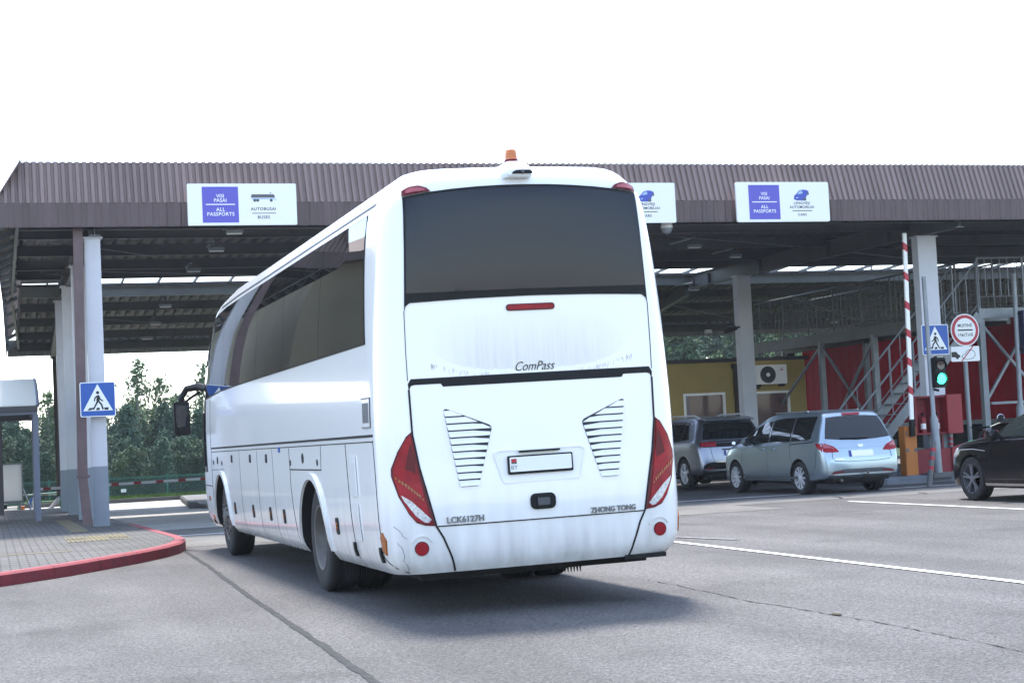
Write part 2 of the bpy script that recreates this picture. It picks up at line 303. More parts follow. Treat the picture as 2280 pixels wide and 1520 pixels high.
def flat(poly, step):       # gridded polygon in 2-D
    b = bmesh.new(); f = b.faces.new([b.verts.new((p[0], p[1], 0)) for p in poly])
    xs = [p[0] for p in poly]; ys = [p[1] for p in poly]
    for ax, lo, hi in ((0, min(xs), max(xs)), (1, min(ys), max(ys))):
        n = int((hi - lo) / step)
        for i in range(1, n + 1):
            c = lo + (hi - lo) * i / (n + 1); co_ = [0, 0, 0]; no = [0, 0, 0]; co_[ax] = c; no[ax] = 1
            bmesh.ops.bisect_plane(b, geom=b.verts[:] + b.edges[:] + b.faces[:], plane_co=co_, plane_no=no)
    b.verts.index_update(); vs = [(v.co.x, v.co.y) for v in b.verts]; fs = [tuple(v.index for v in f.verts) for f in b.faces]; b.free()
    return vs, fs
class Skin:                 # lays flat shapes on a body's surface along an axis
    def __init__(s, me):
        s.t = BVHTree.FromPolygons([v.co.copy() for v in me.vertices], [tuple(p.vertices) for p in me.polygons])
    def pos(s, a, b, ax, off):
        o, d = {'rear': (Vector((a, -4, b)), Vector((0, 1, 0))), 'front': (Vector((a, 30, b)), Vector((0, -1, 0))), 'left': (Vector((-5, a, b)), Vector((1, 0, 0))),
                'right': (Vector((5, a, b)), Vector((-1, 0, 0))), 'top': (Vector((a, b, 9)), Vector((0, 0, -1)))}[ax]
        h, nrm, i, dist = s.t.ray_cast(o, d)
        if h is None: h, nrm, i, dist = s.t.find_nearest(o + d * {'rear': 4.25, 'front': 30 - s.fy, 'left': 4, 'right': 4, 'top': 7}[ax]); nrm = -d
        if nrm.dot(d) > 0: nrm = -nrm
        n = (nrm - d).normalized()
        return h + n * off
    fy = 4.4
    def shape(s, mb, vs, fs, ax, off, depth=0.012):
        P = [s.pos(a, b, ax, off) for a, b in vs]; d = {'rear': Vector((0, 1, 0)), 'front': Vector((0, -1, 0)), 'left': Vector((1, 0, 0)), 'right': Vector((-1, 0, 0)), 'top': Vector((0, 0, -1))}[ax]
        cnt = {}
        for f in fs:
            for i in range(len(f)): cnt[(f[i], f[(i + 1) % len(f)])] = 1
        n = len(P); bd = [e for e in cnt if (e[1], e[0]) not in cnt]
        mb.add(P + [p + d * depth for p in P], list(fs) + [(b, a, a + n, b + n) for a, b in bd]); return mb
    def poly(s, mb, poly, ax, off=0.004, step=0.12, depth=0.012):
        vs, fs = flat(poly, step); return s.shape(mb, vs, fs, ax, off, depth)
    def strip(s, mb, pts, w, ax, off=0.003, step=0.05):
        for (a, b), (c, d) in zip(pts, pts[1:]):
            L = math.hypot(c - a, d - b) or 1e-6; n = max(1, int(L / step)); px, pz = -(d - b) / L * w / 2, (c - a) / L * w / 2
            vs = []; fs = []
            for i in range(n + 1):
                t = i / n; x = a + (c - a) * t; z = b + (d - b) * t; vs += [(x - px, z - pz), (x + px, z + pz)]
            fs = [(2 * i, 2 * i + 2, 2 * i + 3, 2 * i + 1) for i in range(n)]
            s.shape(mb, vs, fs, ax, off, 0.008)
        return mb
def lerp(x, tab):
    if x <= tab[0][0]: return tab[0][1]
    for (a, b), (c, d) in zip(tab, tab[1:]):
        if x <= c: return b + (d - b) * (x - a) / (c - a)
    return tab[-1][1]
def smoothtab(x, tab):      # smooth interpolation
    if x <= tab[0][0]: return tab[0][1]
    n = len(tab)
    for i in range(n - 1):
        if x <= tab[i + 1][0]:
            x0, y0 = tab[i]; x1, y1 = tab[i + 1]; h = x1 - x0; t = (x - x0) / h
            def sl(k):
                if k == 0: return (tab[1][1] - tab[0][1]) / (tab[1][0] - tab[0][0])
                if k == n - 1: return (tab[-1][1] - tab[-2][1]) / (tab[-1][0] - tab[-2][0])
                a = (tab[k][1] - tab[k - 1][1]) / (tab[k][0] - tab[k - 1][0]); b = (tab[k + 1][1] - tab[k][1]) / (tab[k + 1][0] - tab[k][0])
                return 0 if a * b <= 0 else 2 * a * b / (a + b)
            m0, m1 = sl(i) * h, sl(i + 1) * h
            return (2 * t**3 - 3 * t**2 + 1) * y0 + (t**3 - 2 * t**2 + t) * m0 + (-2 * t**3 + 3 * t**2) * y1 + (t**3 - t**2) * m1
    return tab[-1][1]
def cut(ob, cutters):       # boolean difference, applied
    for mb in cutters:
        me = bpy.data.meshes.new("cutter"); me.from_pydata(mb.v, [], mb.f)
        b = bmesh.new(); b.from_mesh(me); bmesh.ops.recalc_face_normals(b, faces=b.faces); b.to_mesh(me); b.free()
        me.materials.append(M['under']); c = bpy.data.objects.new("cutter", me); COL.objects.link(c)
        md = ob.modifiers.new("cut", 'BOOLEAN'); md.operation = 'DIFFERENCE'; md.object = c; md.solver = 'EXACT'; md.material_mode = 'TRANSFER'
        par = ob.parent; ob.parent = None
        dg = bpy.context.evaluated_depsgraph_get(); dg.update(); new = bpy.data.meshes.new_from_object(ob.evaluated_get(dg)); ob.modifiers.clear()
        old = ob.data; ob.data = new; new.name = old.name; bpy.data.meshes.remove(old); bpy.data.objects.remove(c); ob.parent = par
    ob.data.polygons.foreach_set("use_smooth", [True] * len(ob.data.polygons)); ob.data.set_sharp_from_angle(angle=R(40))

# ------------------------------------------------------------------ ground
def profile_sheet(name, ys, x0, x1, mats, which):
    mb = MB(); xs = [x0 + (x1 - x0) * i / 40 for i in range(41)]
    vs = [(x, y, z) for y, z in ys for x in xs]; n = len(xs); fs = []; idx = []
    for j in range(len(ys) - 1):
        for i in range(n - 1):
            fs.append((j * n + i, j * n + i + 1, (j + 1) * n + i + 1, (j + 1) * n + i)); idx.append(which((xs[i] + xs[i + 1]) / 2, (ys[j][0] + ys[j + 1][0]) / 2))
    mb.add(vs, fs); o = mb.build(name, mats, fix=False); o.data.polygons.foreach_set("material_index", idx); return setting(o)
profile_sheet("ground", [(-400, -1.5), (-120, 0), (-40, 0), (0, 0), (20, 0), (31, 0), (52, -.2), (58.5, -.2), (72, -1.2), (110, -1.6), (400, -2), (1500, -4)], -1600, 1600, ['asphalt', 'grass'],
              lambda x, y: 1 if (y > 58.5 or y < -40 or abs(x) > 90) else 0)
setting(MB().add([(-6, 25.1, .004), (12.4, 24.9, .004), (12.4, 31, .004), (-6, 31, .004)], [(0, 1, 2, 3)]).build("road_paving", 'roadpaver', fix=False))
setting(MB().add([(-6, 31, .004), (12.4, 31, .004), (12.4, 52, -.196), (-6, 52, -.196), (12.4, 57.4, -.196), (-6, 57.4, -.196)], [(0, 1, 2, 3), (3, 2, 4, 5)]).build("exit_paving", 'exitpaver', fix=False))
setting(MB().sheet([(12.4, 26.9), (26, 26.4), (26, 28.9), (12.4, 28.9)], 0.004).build("concrete_strip", 'concrete', fix=False))
# painted lines
def line(name, pts, m='linewhite', z=0.008):
    return setting(MB().sheet(pts, z).build(name, m, fix=False))
line("lane_line", [(7.965, -6), (8.065, -6), (8.065, 25.3), (7.965, 25.3)])
line("lane_line", [(14.0, 2), (14.1, 2), (14.1, 25.8), (14.0, 25.8)])
line("stop_line", [(2.95, 28.42), (7.9, 28.42), (7.9, 28.58), (2.95, 28.58)])
line("stop_line", [(11.0, 29.4), (18.6, 29.4), (18.6, 29.54), (11.0, 29.54)])
line("faded_line", [(8.3, 20.1), (8.42, 20.1), (8.75, 18.8), (8.63, 18.8)], 'linefaint')
# bitumen seam and cracks in the asphalt
rnd = random.Random(3)
def seam(name, pts, w, m, z, jit, step=0.12, noise=0.02):
    P = []
    for (a, b), (c, d) in zip(pts, pts[1:]):
        L = math.hypot(c - a, d - b); n = max(1, int(L / step))
        P += [(a + (c - a) * i / n, b + (d - b) * i / n) for i in range(n)]
    P.append(pts[-1]); vs = []; o = 0
    for i, (x, y) in enumerate(P):
        q = P[min(i + 1, len(P) - 1)]; p = P[max(i - 1, 0)]; L = math.hypot(q[0] - p[0], q[1] - p[1]); nx, ny = -(q[1] - p[1]) / L, (q[0] - p[0]) / L
        o = o * 0.8 + rnd.uniform(-noise, noise); ww = w * (1 + rnd.uniform(-jit, jit)) / 2; vs += [(x + nx * (o + ww), y + ny * (o + ww), z), (x + nx * (o - ww), y + ny * (o - ww), z)]
    return setting(MB().add(vs, [(2 * i, 2 * i + 1, 2 * i + 3, 2 * i + 2) for i in range(len(P) - 1)]).build(name, m, fix=False))
seam("asphalt_seam", [(2.62, 24.3), (2.5, 20.5), (2.32, 15.85), (2.18, 11.57), (2.1, 9.2), (2.0, 6)], 0.058, 'tar', 0.004, 0.25, 0.12, 0.006)
seam("asphalt_crack", [(5.83, 14.6), (5.72, 12.2), (5.78, 10.66), (5.71, 8.51), (5.7, 6)], 0.009, 'crack', 0.004, 0.9, 0.06, 0.012)
0 and seam("asphalt_crack", [(2.15, 11.2), (2.0, 10.6), (1.7, 10.3), (1.55, 9.9)], 0.008, 'crack', 0.0045, 0.8, 0.06, 0.02)
for a, b in (((12.8, 28.0), (13.6, 27.8)), ((14.4, 27.4), (15.2, 27.7)), ((15.9, 28.3), (17.1, 28.0)), ((14.7, 27.7), (14.5, 26.9)), ((16.2, 27.2), (16.0, 26.6)), ((17.6, 27.6), (19, 27.3))):
    seam("concrete_crack", [a, b], 0.05, 'crack', 0.008, 0.9, 0.1, 0.04)
def blot(name, x, y, rx_, ry_, m, z=0.004):
    pts = [(x + rx_ * math.cos(t) * (1 + rnd.uniform(-.2, .2)), y + ry_ * math.sin(t) * (1 + rnd.uniform(-.2, .2))) for t in [i * 2 * math.pi / 22 for i in range(22)]]
    return setting(MB().sheet(pts, z).build(name, m, fix=False))
0 and blot("asphalt_patch", 0.25, 12.1, 0.28, 0.5, 'tar_patch' if 'tar_patch' in M else M.setdefault('tar_patch', asphalt("patched_asphalt", (0.074, 0.071, 0.070), (0.062, 0.06, 0.06))))
blot("dry_weeds", 5.78, 10.9, 0.035, 0.06, M.setdefault('weeds', mat('dry_weeds', (0.06, 0.055, 0.03), 0.95, spec=0.1, var=0.5, vscale=30)), 0.008)
# kerbed pavement on the left
edge = [(-14, 8.0), (-6, 13.2), (-2.0, 17.2), (0.09, 19.56), (0.86, 20.49), (1.4, 21.35), (1.85, 22.1), (2.25, 22.9), (2.5, 23.6), (2.66, 24.3), (2.74, 25.1), (2.72, 26.0), (2.66, 27.2), (2.6, 29.0), (2.52, 31.0)]
back = [(2.42, 34.0), (2.38, 40.0), (2.36, 50.6), (-14, 50.6)]
def inset(pts, d):
    out = []
    for i, (x, y) in enumerate(pts):
        p = pts[max(i - 1, 0)]; q = pts[min(i + 1, len(pts) - 1)]; L = math.hypot(q[0] - p[0], q[1] - p[1]); out.append((x - (q[1] - p[1]) / L * d, y + (q[0] - p[0]) / L * d))
    return out
allp = edge + back[:3]; inn = inset(allp, 0.16)
ns_ = len(edge); mb = MB().slab(inn[:ns_] + [(-14, 31.0)], -0.05, 0.146); rear_ = [inn[ns_ - 1]] + inn[ns_:] + [(-14, 50.6), (-14, 31.0)]
mb.add([(x, y, .146 + zg(y)) for x, y in rear_] + [(x, y, -.3) for x, y in rear_], [tuple(range(len(rear_)))] + [(i, (i + 1) % len(rear_), (i + 1) % len(rear_) + len(rear_), i + len(rear_)) for i in range(len(rear_))])
setting(mb.build("pavement", 'paver', fix=True))
def kerb(name, a, b, m):
    mb = MB(); n = len(a); vs = []
    for (x, y), (u, v) in zip(a, b):
        cx, cy = x + (u - x) * .2, y + (v - y) * .2
        g_ = zg(y); vs += [(x, y, g_ - .05), (x, y, g_ + .125), (cx, cy, g_ + .15), (u, v, g_ + .15), (u, v, g_ - .05)]
    fs = [(i * 5 + k, i * 5 + k + 1, i * 5 + k + 6, i * 5 + k + 5) for i in range(n - 1) for k in range(4)] + [(0, 1, 2, 3, 4), tuple((n - 1) * 5 + k for k in (4, 3, 2, 1, 0))]
    return setting(mb.add(vs, fs).build(name, m, smooth=False))
def resample(a, b, L0):
    out = []; pts = list(zip(a, b)); acc = [0]
    for (p, _), (q, _2) in zip(pts, pts[1:]): acc.append(acc[-1] + math.hypot(q[0] - p[0], q[1] - p[1]))
    def at(s):
        for i in range(len(acc) - 1):
            if s <= acc[i + 1] or i == len(acc) - 2:
                f = (s - acc[i]) / (acc[i + 1] - acc[i]); return tuple(tuple(u + (v - u) * f for u, v in zip(pts[i][k], pts[i + 1][k])) for k in (0, 1))
    n = int(acc[-1] / L0)
    for j in range(n):
        s0, s1 = acc[-1] * j / n + .005, acc[-1] * (j + 1) / n - .005; out.append([at(s0 + (s1 - s0) * k / 3) for k in range(4)])
    return out
for seg in resample(edge, inn[:len(edge)], 1.0): kerb("red_kerb", [p for p, q in seg], [q for p, q in seg], 'kerbred')
k0 = len(edge) - 1
kerb("grey_kerb", allp[k0:], inn[k0:], 'concrete')
for i in range(3):
    for j in range(5):
        if (i + j * 2) % 5 == 4 and i != 1: continue
        x = 1.1 + i * 0.31; y = 25.6 + j * 0.31 + i * 0.05
        mb = MB().box(x, x + .29, y, y + .29, .13, .152)
        for a in range(4):
            for b in range(4): mb.lathe([(0.0, .022), (.006, .016)], (x + .045 + a * .067, y + .045 + b * .067, .152), 'z', 6)
        setting(mb.build("tactile_tile", 'yellowtile'))
for i in range(24):
    yy = 29 + i * .3; g_ = zg(yy); setting(MB().box(1.3, 1.58, yy, yy + .28, g_ + .13, g_ + .152).build("tactile_tile", 'yellowtile'))
for i in range(7):
    setting(MB().box(-1.05 + i * .3, -1.05 + i * .3 + .28, 23.2, 23.34, .13, .1505).build("tactile_tile", 'yellowtile'))
# traffic island on the right
isl = [(17.6, 31.6), (17.9, 31.25), (24, 30.9), (24, 33.2), (23.2, 46), (21, 46), (20.4, 34), (17.7, 33.2)]
setting(MB().slab(isl, -.05, .15).build("traffic_island", 'kerbgrey', bevel=0.03))
setting(MB().slab([(5.3, 47.0), (5.5, 45.2), (7, 42.5), (9.5, 42.5), (9.5, 56), (6, 56)], -.3, -.02).build("far_island", 'concrete', bevel=0.03))
setting(MB().box(-8, 40, 57.4, 57.55, -.25, -.06).build("far_kerb", 'concrete'))
vg = MB().add([(-8, 57.55, -.07), (40, 57.55, -.07), (40, 59.2, -.1), (-8, 59.2, -.1)], [(0, 1, 2, 3)])
gr = random.Random(5)
for i in range(9000):
    x = gr.uniform(-2, 14); y = gr.uniform(57.6, 59.1); h = gr.uniform(.05, .14); a = gr.uniform(0, 6.28)
    vg.add([(x, y, -.1), (x + .04 * math.cos(a), y + .04 * math.sin(a), -.1), (x + gr.uniform(-.05, .05), y + gr.uniform(-.05, .05), h - .08)], [(0, 1, 2)])
o = vg.build("grass_verge", 'verge', fix=False); o['kind'] = 'stuff'

# ------------------------------------------------------------------ canopy over the lanes
XR = 40.0
can = thing("canopy", "long open steel canopy with brown corrugated roof edge spanning all the lanes", "canopy", (10, 40, 0))
def corr(x0, x1, per, dep):   # trapezoid wave: (x, depth)
    out = []; n = int((x1 - x0) / per)
    for i in range(n + 1):
        x = x0 + i * per
        for f, d in ((0.0, 0), (.3, 0), (.42, dep), (.88, dep)):
            if x + f * per <= x1: out.append((x + f * per, d))
    return out
w = corr(.23, XR, .125, .04); mb = MB(); vs = []
for x, d in w:
    t = min(1, max(.02, (x - .23) / .49)); vs += [(x, 30.5 - d * .94, 5.88 + d * .34), (x, 30.5 + .30 * t - d * .94, 5.88 + .79 * t + d * .34)]
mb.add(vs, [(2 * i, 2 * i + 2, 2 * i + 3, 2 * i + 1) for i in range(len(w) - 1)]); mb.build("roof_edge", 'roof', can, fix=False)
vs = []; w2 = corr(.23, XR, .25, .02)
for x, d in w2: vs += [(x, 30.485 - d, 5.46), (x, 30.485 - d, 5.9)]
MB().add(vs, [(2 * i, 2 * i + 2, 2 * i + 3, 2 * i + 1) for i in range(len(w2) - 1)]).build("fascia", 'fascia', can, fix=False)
zl = lambda y: 5.46 if y < 45 else 5.46 - (y - 45) * .145
xo = lambda y: .23 + .42 * (y - 30.5) / 21.4
# left end: sloped sheet, hanging fascia, inner edge beam, brackets
ys = corr(30.5, 51.9, .125, .03); vs = []
for y, d in ys: vs += [(xo(y) - d, y, zl(y) + .42), (xo(y) + .49 - d, y, zl(y) + 1.21)]
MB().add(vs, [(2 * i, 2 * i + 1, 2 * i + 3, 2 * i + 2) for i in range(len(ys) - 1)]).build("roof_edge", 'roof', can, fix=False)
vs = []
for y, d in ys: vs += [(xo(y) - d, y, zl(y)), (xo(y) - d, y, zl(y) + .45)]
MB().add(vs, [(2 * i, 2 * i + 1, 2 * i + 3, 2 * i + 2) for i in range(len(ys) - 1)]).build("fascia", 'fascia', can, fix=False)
MB().bar((.62, 30.6, 5.60), (.72, 45, 5.68), .06, .22).bar((.72, 45, 5.6), (.98, 51.8, 4.75), .06, .22).build("edge_beam", 'steel', can)
for i in range(15):
    y = 31.2 + i * 1.42; z = zl(y)
    MB().bar((xo(y) + .02, y, z + .05), (xo(y) + .34, y, z + .22), .06, .1).bar((xo(y) + .03, y, z), (xo(y) + .03, y, z + .45), .05, .05).build("bracket", 'galv', can)
# flat roof on top (keeps sun and sky off the deck)
MB().add([(.7, 30.78, 6.66), (XR, 30.78, 6.66), (XR, 43.4, 6.7), (.9, 43.4, 6.7)], [(0, 1, 2, 3)]).build("roof_sheet", 'deck', can, fix=False)
def deck(name, y0, y1, z0, z1, x0):
    w = corr(x0, XR, .27, .055); vs = []
    for x, d in w: vs += [(x, y0, z0 + d), (x, y1, z1 + d)]
    MB().add(vs, [(2 * i, 2 * i + 2, 2 * i + 3, 2 * i + 1) for i in range(len(w) - 1)]).build(name, 'deck', can, fix=False)
deck("roof_deck", 30.6, 43.45, 5.70, 6.10, .55); deck("roof_deck", 45.0, 51.9, 5.84, 4.88, .9)
def channel(name, y, z, h, m='steel', x0=.66, x1=XR):
    MB().box(x0, x1, y, y + .012, z, z + h).box(x0, x1, y - .07, y, z, z + .012).box(x0, x1, y - .07, y, z + h - .012, z + h).build(name, m, can)
for y, z in ((31.0, 5.47), (32.7, 5.52), (36.5, 5.64), (40.3, 5.76), (43.4, 5.86)): channel("purlin", y, z, .24)
for y in (46.6, 48.4, 50.2, 51.75): channel("purlin", y, 5.56 - .1393 * (y - 45) - .02, .24, 'steel', .95)
MB().box(.95, XR, 45.0, 45.14, 5.56, 5.83).build("skylight_beam", 'greenwhite', can)  # paler than the purlins: light from the slot is painted into its colour
MB().box(.75, XR, 44.9, 45.0, 5.83, 5.90).build("gutter", 'deck', can)
for i in range(40): MB().bar((1.6 + i * .94, 43.42, 5.95), (1.6 + i * .94, 45.02, 5.86), .035, .08).build("skylight_bar", 'steel', can)
MB().box(.95, 1.9, 43.5, 44.9, 5.92, 5.96).build("skylight_cover", 'steel', can)
for X in (1.95, 19.72):
    mb = MB()
    for s in (0, .38): mb.add([(X - .1, 30.7, 5.33 + s), (X + .1, 30.7, 5.33 + s), (X + .1, 45.0, 5.44 + s), (X - .1, 45.0, 5.44 + s), (X - .1, 30.7, 5.35 + s), (X + .1, 30.7, 5.35 + s), (X + .1, 45.0, 5.46 + s), (X - .1, 45.0, 5.46 + s)],
                          [(3, 2, 1, 0), (4, 5, 6, 7), (0, 1, 5, 4), (1, 2, 6, 5), (2, 3, 7, 6), (3, 0, 4, 7)])
    mb.bar((X, 30.7, 5.53), (X, 45, 5.64), .014, .38)
    for y in (33.5, 36.4, 40.2, 43.5): mb.box(X - .09, X + .09, y, y + .012, 5.36, 5.74)
    mb.build("rafter", 'steel', can)
    MB().bar((X, 45.2, 5.42), (X, 51.8, 4.5), .16, .3).build("rafter", 'steel', can)
def wind(x0, y0, x1, y1, z0, z1): MB().tube([(x0, y0, z0), (x1, y1, z1)], .012, 6).build("wind_brace", 'galv', can)
for a in ((1.2, 32.8, 3.6, 36.4, 5.5, 5.6), (2.4, 40.5, 8, 43.3, 5.75, 5.83), (1.3, 40.5, 2.6, 43.3, 5.75, 5.83), (2.2, 46.8, 5.5, 48.3, 5.2, 5.0), (14, 33, 19, 36.4, 5.5, 5.62), (19.5, 36.6, 24, 40.2, 5.6, 5.72), (19.5, 46.8, 24, 50.0, 5.2, 4.75), (14, 46.7, 19, 50.2, 5.2, 4.75), (24, 46.7, 28, 50.2, 5.2, 4.75)): wind(*a)
vs = []; w3 = corr(.66, XR, .25, .02)
for x, d in w3: vs += [(x, 51.9 + d, 4.46), (x, 51.9 + d, 4.955)]
MB().add(vs, [(2 * i, 2 * i + 1, 2 * i + 3, 2 * i + 2) for i in range(len(w3) - 1)]).build("rear_fascia", 'greenwhite', can, fix=False)
def column(x0, x1, y0, y1, zt, zb=.14, band=1.21):
    zb += zg(y0); band += zg(y0)
    c = MB().box(x0, x1, y0, y1, zb, zt).box(x0 - .04, x1 + .04, y0 - .03, y1 + .03, zt, zt + .03).build("column", 'colwhite', can)
    MB().box(x0 - .003, x1 + .003, y0 - .003, y1 + .003, zb, band).build("painted_base", 'colgrey', c)
for y, zt in ((30.85, 5.3), (35.9, 5.36), (40.5, 5.39), (44.6, 5.42)): column(1.78, 2.05, y, y + .3, zt)
column(19.49, 19.95, 32.05, 32.3, 5.3); column(19.36, 19.75, 41.0, 41.3, 5.39, -.01, 1.1); column(19.4, 19.8, 49.5, 49.86, 4.6, -.01, 1.1)
MB().bar((1.66, 30.78, 5.5), (1.60, 30.72, 1.05), .17, .12).bar((1.60, 30.72, 1.05), (1.66, 30.66, .19), .16, .12).box(1.5, 1.72, 30.65, 30.83, 1.02, 1.07).build("downspout", 'pipe', can)
MB().tube([(1.98, 51.5, 4.7), (1.98, 51.4, .35), (1.95, 51.2, .2), (1.62, 50.2, -.12)], .06, 10).build("downspout", 'darkpipe', can)
# lamps and cameras under the canopy
def ceiling_lamp(x, y, z, label):
    t = thing("ceiling_lamp", label, "lamp", (x, y, z), "lamps under the canopy roof")
    MB().box(x - .16, x + .16, y - .07, y + .07, z - .02, z + .05).build("lamp_body", 'galv', t, bevel=.01)
    MB().box(x - .14, x + .14, y - .05, y + .05, z - .035, z - .02).build("diffuser", 'whiteplain', t)
    MB().bar((x, y, z + .05), (x, y, z + .3), .06, .04).bar((x - .12, y, z + .12), (x + .12, y, z + .12), .05, .05).build("hanger", 'steel', t)
    MB().tube([(x, y, z + .2), (x - .02, y + 1.3, z + .22)], .022, 6).build("conduit", 'galv', t)
for x, y, z, l in ((4.5, 31.1, 5.42, "ceiling lamp just below the buses sign, front end of its row"), (4.52, 33.8, 5.42, "second ceiling lamp of the row behind the buses sign"), (4.58, 38.2, 5.48, "third ceiling lamp of the left row, just in front of the skylight slot"),
                   (4.65, 45.3, 5.3, "ceiling lamp of the left row just behind the skylight slot"), (4.6, 47.7, 5.02, "ceiling lamp of the left row, second from the rear fascia"), (4.56, 49.8, 4.76, "ceiling lamp of the left row nearest the rear fascia"),
                   (15.2, 34.3, 5.42, "ceiling lamp behind the right cars sign, left of the big rafter"), (17.6, 37.3, 5.52, "ceiling lamp under the roof left of the big rafter, farther in"), (19.5, 44.2, 5.35, "ceiling lamp left of the second right column behind the rafter end"), (27.4, 50.6, 4.72, "ceiling lamp above the red trailer's rear end"),
                   (22.6, 37.0, 5.55, "ceiling lamp right of the big rafter, above the stair gantry")): ceiling_lamp(x, y, z, l)
def dome(name, x, y, z, r, label):
    t = thing(name, label, "camera", (x, y, z))
    MB().lathe([(.14, r * .9), (.02, r)], (x, y, z), 'z', 16).build("mount", 'whiteplain', t, smooth=True)
    MB().lathe([(.02, r * .96), (-.04, r * .85), (-.09, r * .5), (-.105, 0)], (x, y, z), 'z', 16).build("dome", 'galv', t, smooth=True)
    MB().bar((x, y, z + .14), (x, y, z + .4), .05).build("bracket", 'steel', t)
dome("dome_camera", 13.05, 30.75, 5.36, .12, "white dome camera under the eave beside the coach's top corner"); dome("dome_camera", 23.2, 51.6, 4.5, .13, "pale dome camera hanging under the rear fascia above the yellow kiosk")
t = thing("security_camera", "black bullet camera fixed to the second right column", "camera", (18.8, 40.2, 3.9))
MB().bar((18.5, 40.1, 3.86), (18.85, 40.15, 3.95), .13, .12).build("camera_body", 'black', t, bevel=.015); MB().bar((18.85, 40.2, 3.95), (19.02, 40.3, 3.98), .05).build("arm", 'black', t); MB().lathe([(0, .1), (-.03, .1)], (18.68, 40.12, 4.05), 'z', 12).build("spotlight", 'black', t)

# ------------------------------------------------------------------ hanging lane signs
def ped_figure(f=1):  # black walker inside the unit sign (x in -.5..+.5)
    P = [[(.02, .13), (.065, .08), (.045, -.06), (-.01, -.08), (-.045, -.03), (-.02, .09)],                                        # trunk
         [(-.005, .125), (-.09, .06), (-.115, -.055), (-.085, -.06), (-.06, .035), (.0, .075)],                                   # forward arm
         [(.045, .05), (.12, -.02), (.155, -.035), (.15, -.065), (.11, -.055), (.03, .01)],                                       # rear arm
         [(-.03, -.04), (.01, -.085), (-.06, -.2), (-.115, -.3), (-.16, -.295), (-.09, -.17)],                                    # front leg
         [(.0, -.06), (.045, -.05), (.12, -.14), (.165, -.29), (.12, -.3), (.08, -.17)]]                                          # rear leg
    return [[(f * x, z) for x, z in p] for p in P] + [[(f * (.0 + x), z) for x, z in disc(.0, .195, .045, 16)]]
def walk_sign(name, label, x, y, z, s, f, back=.05):
    t = thing(name, label, "sign", (x, y, z), "pedestrian crossing signs")
    MB().prism([(x + a * s, z + b * s) for a, b in rrect(-.5, .5, -.5, .5, .05)], y, y + .02).build("plate", 'signwhite', t)
    MB().prism([(x + a * s, z + b * s) for a, b in rrect(-.475, .475, -.475, .475, .04)], y - .002, y + .001).build("blue_field", 'signblue', t)
    MB().prism([(x + a * s, z + b * s) for a, b in ((-.42, -.33), (.42, -.33), (0, .44))], y - .004, y - .0015).build("triangle", 'signwhite', t)
    mb = MB()
    for p in ped_figure(f): mb.prism([(x + a * s, z + b * s) for a, b in p], y - .006, y - .0035)
    for c in (-.27, 0, .27): mb.prism([(x + (c + a * (1 if c == 0 else 1)) * s, z + b * s) for a, b in ((-.06 - .1 * c, -.31), (.045 - .1 * c, -.31), (.045 + (.05 - c * .25 if c else 0) - .0, -.24), (-.03 - (c * .25 if c else 0) + .0, -.24))], y - .006, y - .0035)
    mb.build("walker_symbol", 'ink', t)
    MB().box(x - .03, x + .03, y + .02, y + back, z - s * .3, z - s * .2).box(x - .03, x + .03, y + .02, y + back, z + s * .2, z + s * .3).build("clamp", 'galv', t)
walk_sign("crossing_sign", "blue pedestrian crossing sign on the front left column above the red kerb", 1.9, 30.62, 2.4, .615, 1, .24)
walk_sign("crossing_sign", "blue pedestrian crossing sign beside the round red rimmed customs sign", 19.72, 31.94, 3.04, .66, -1, .11)
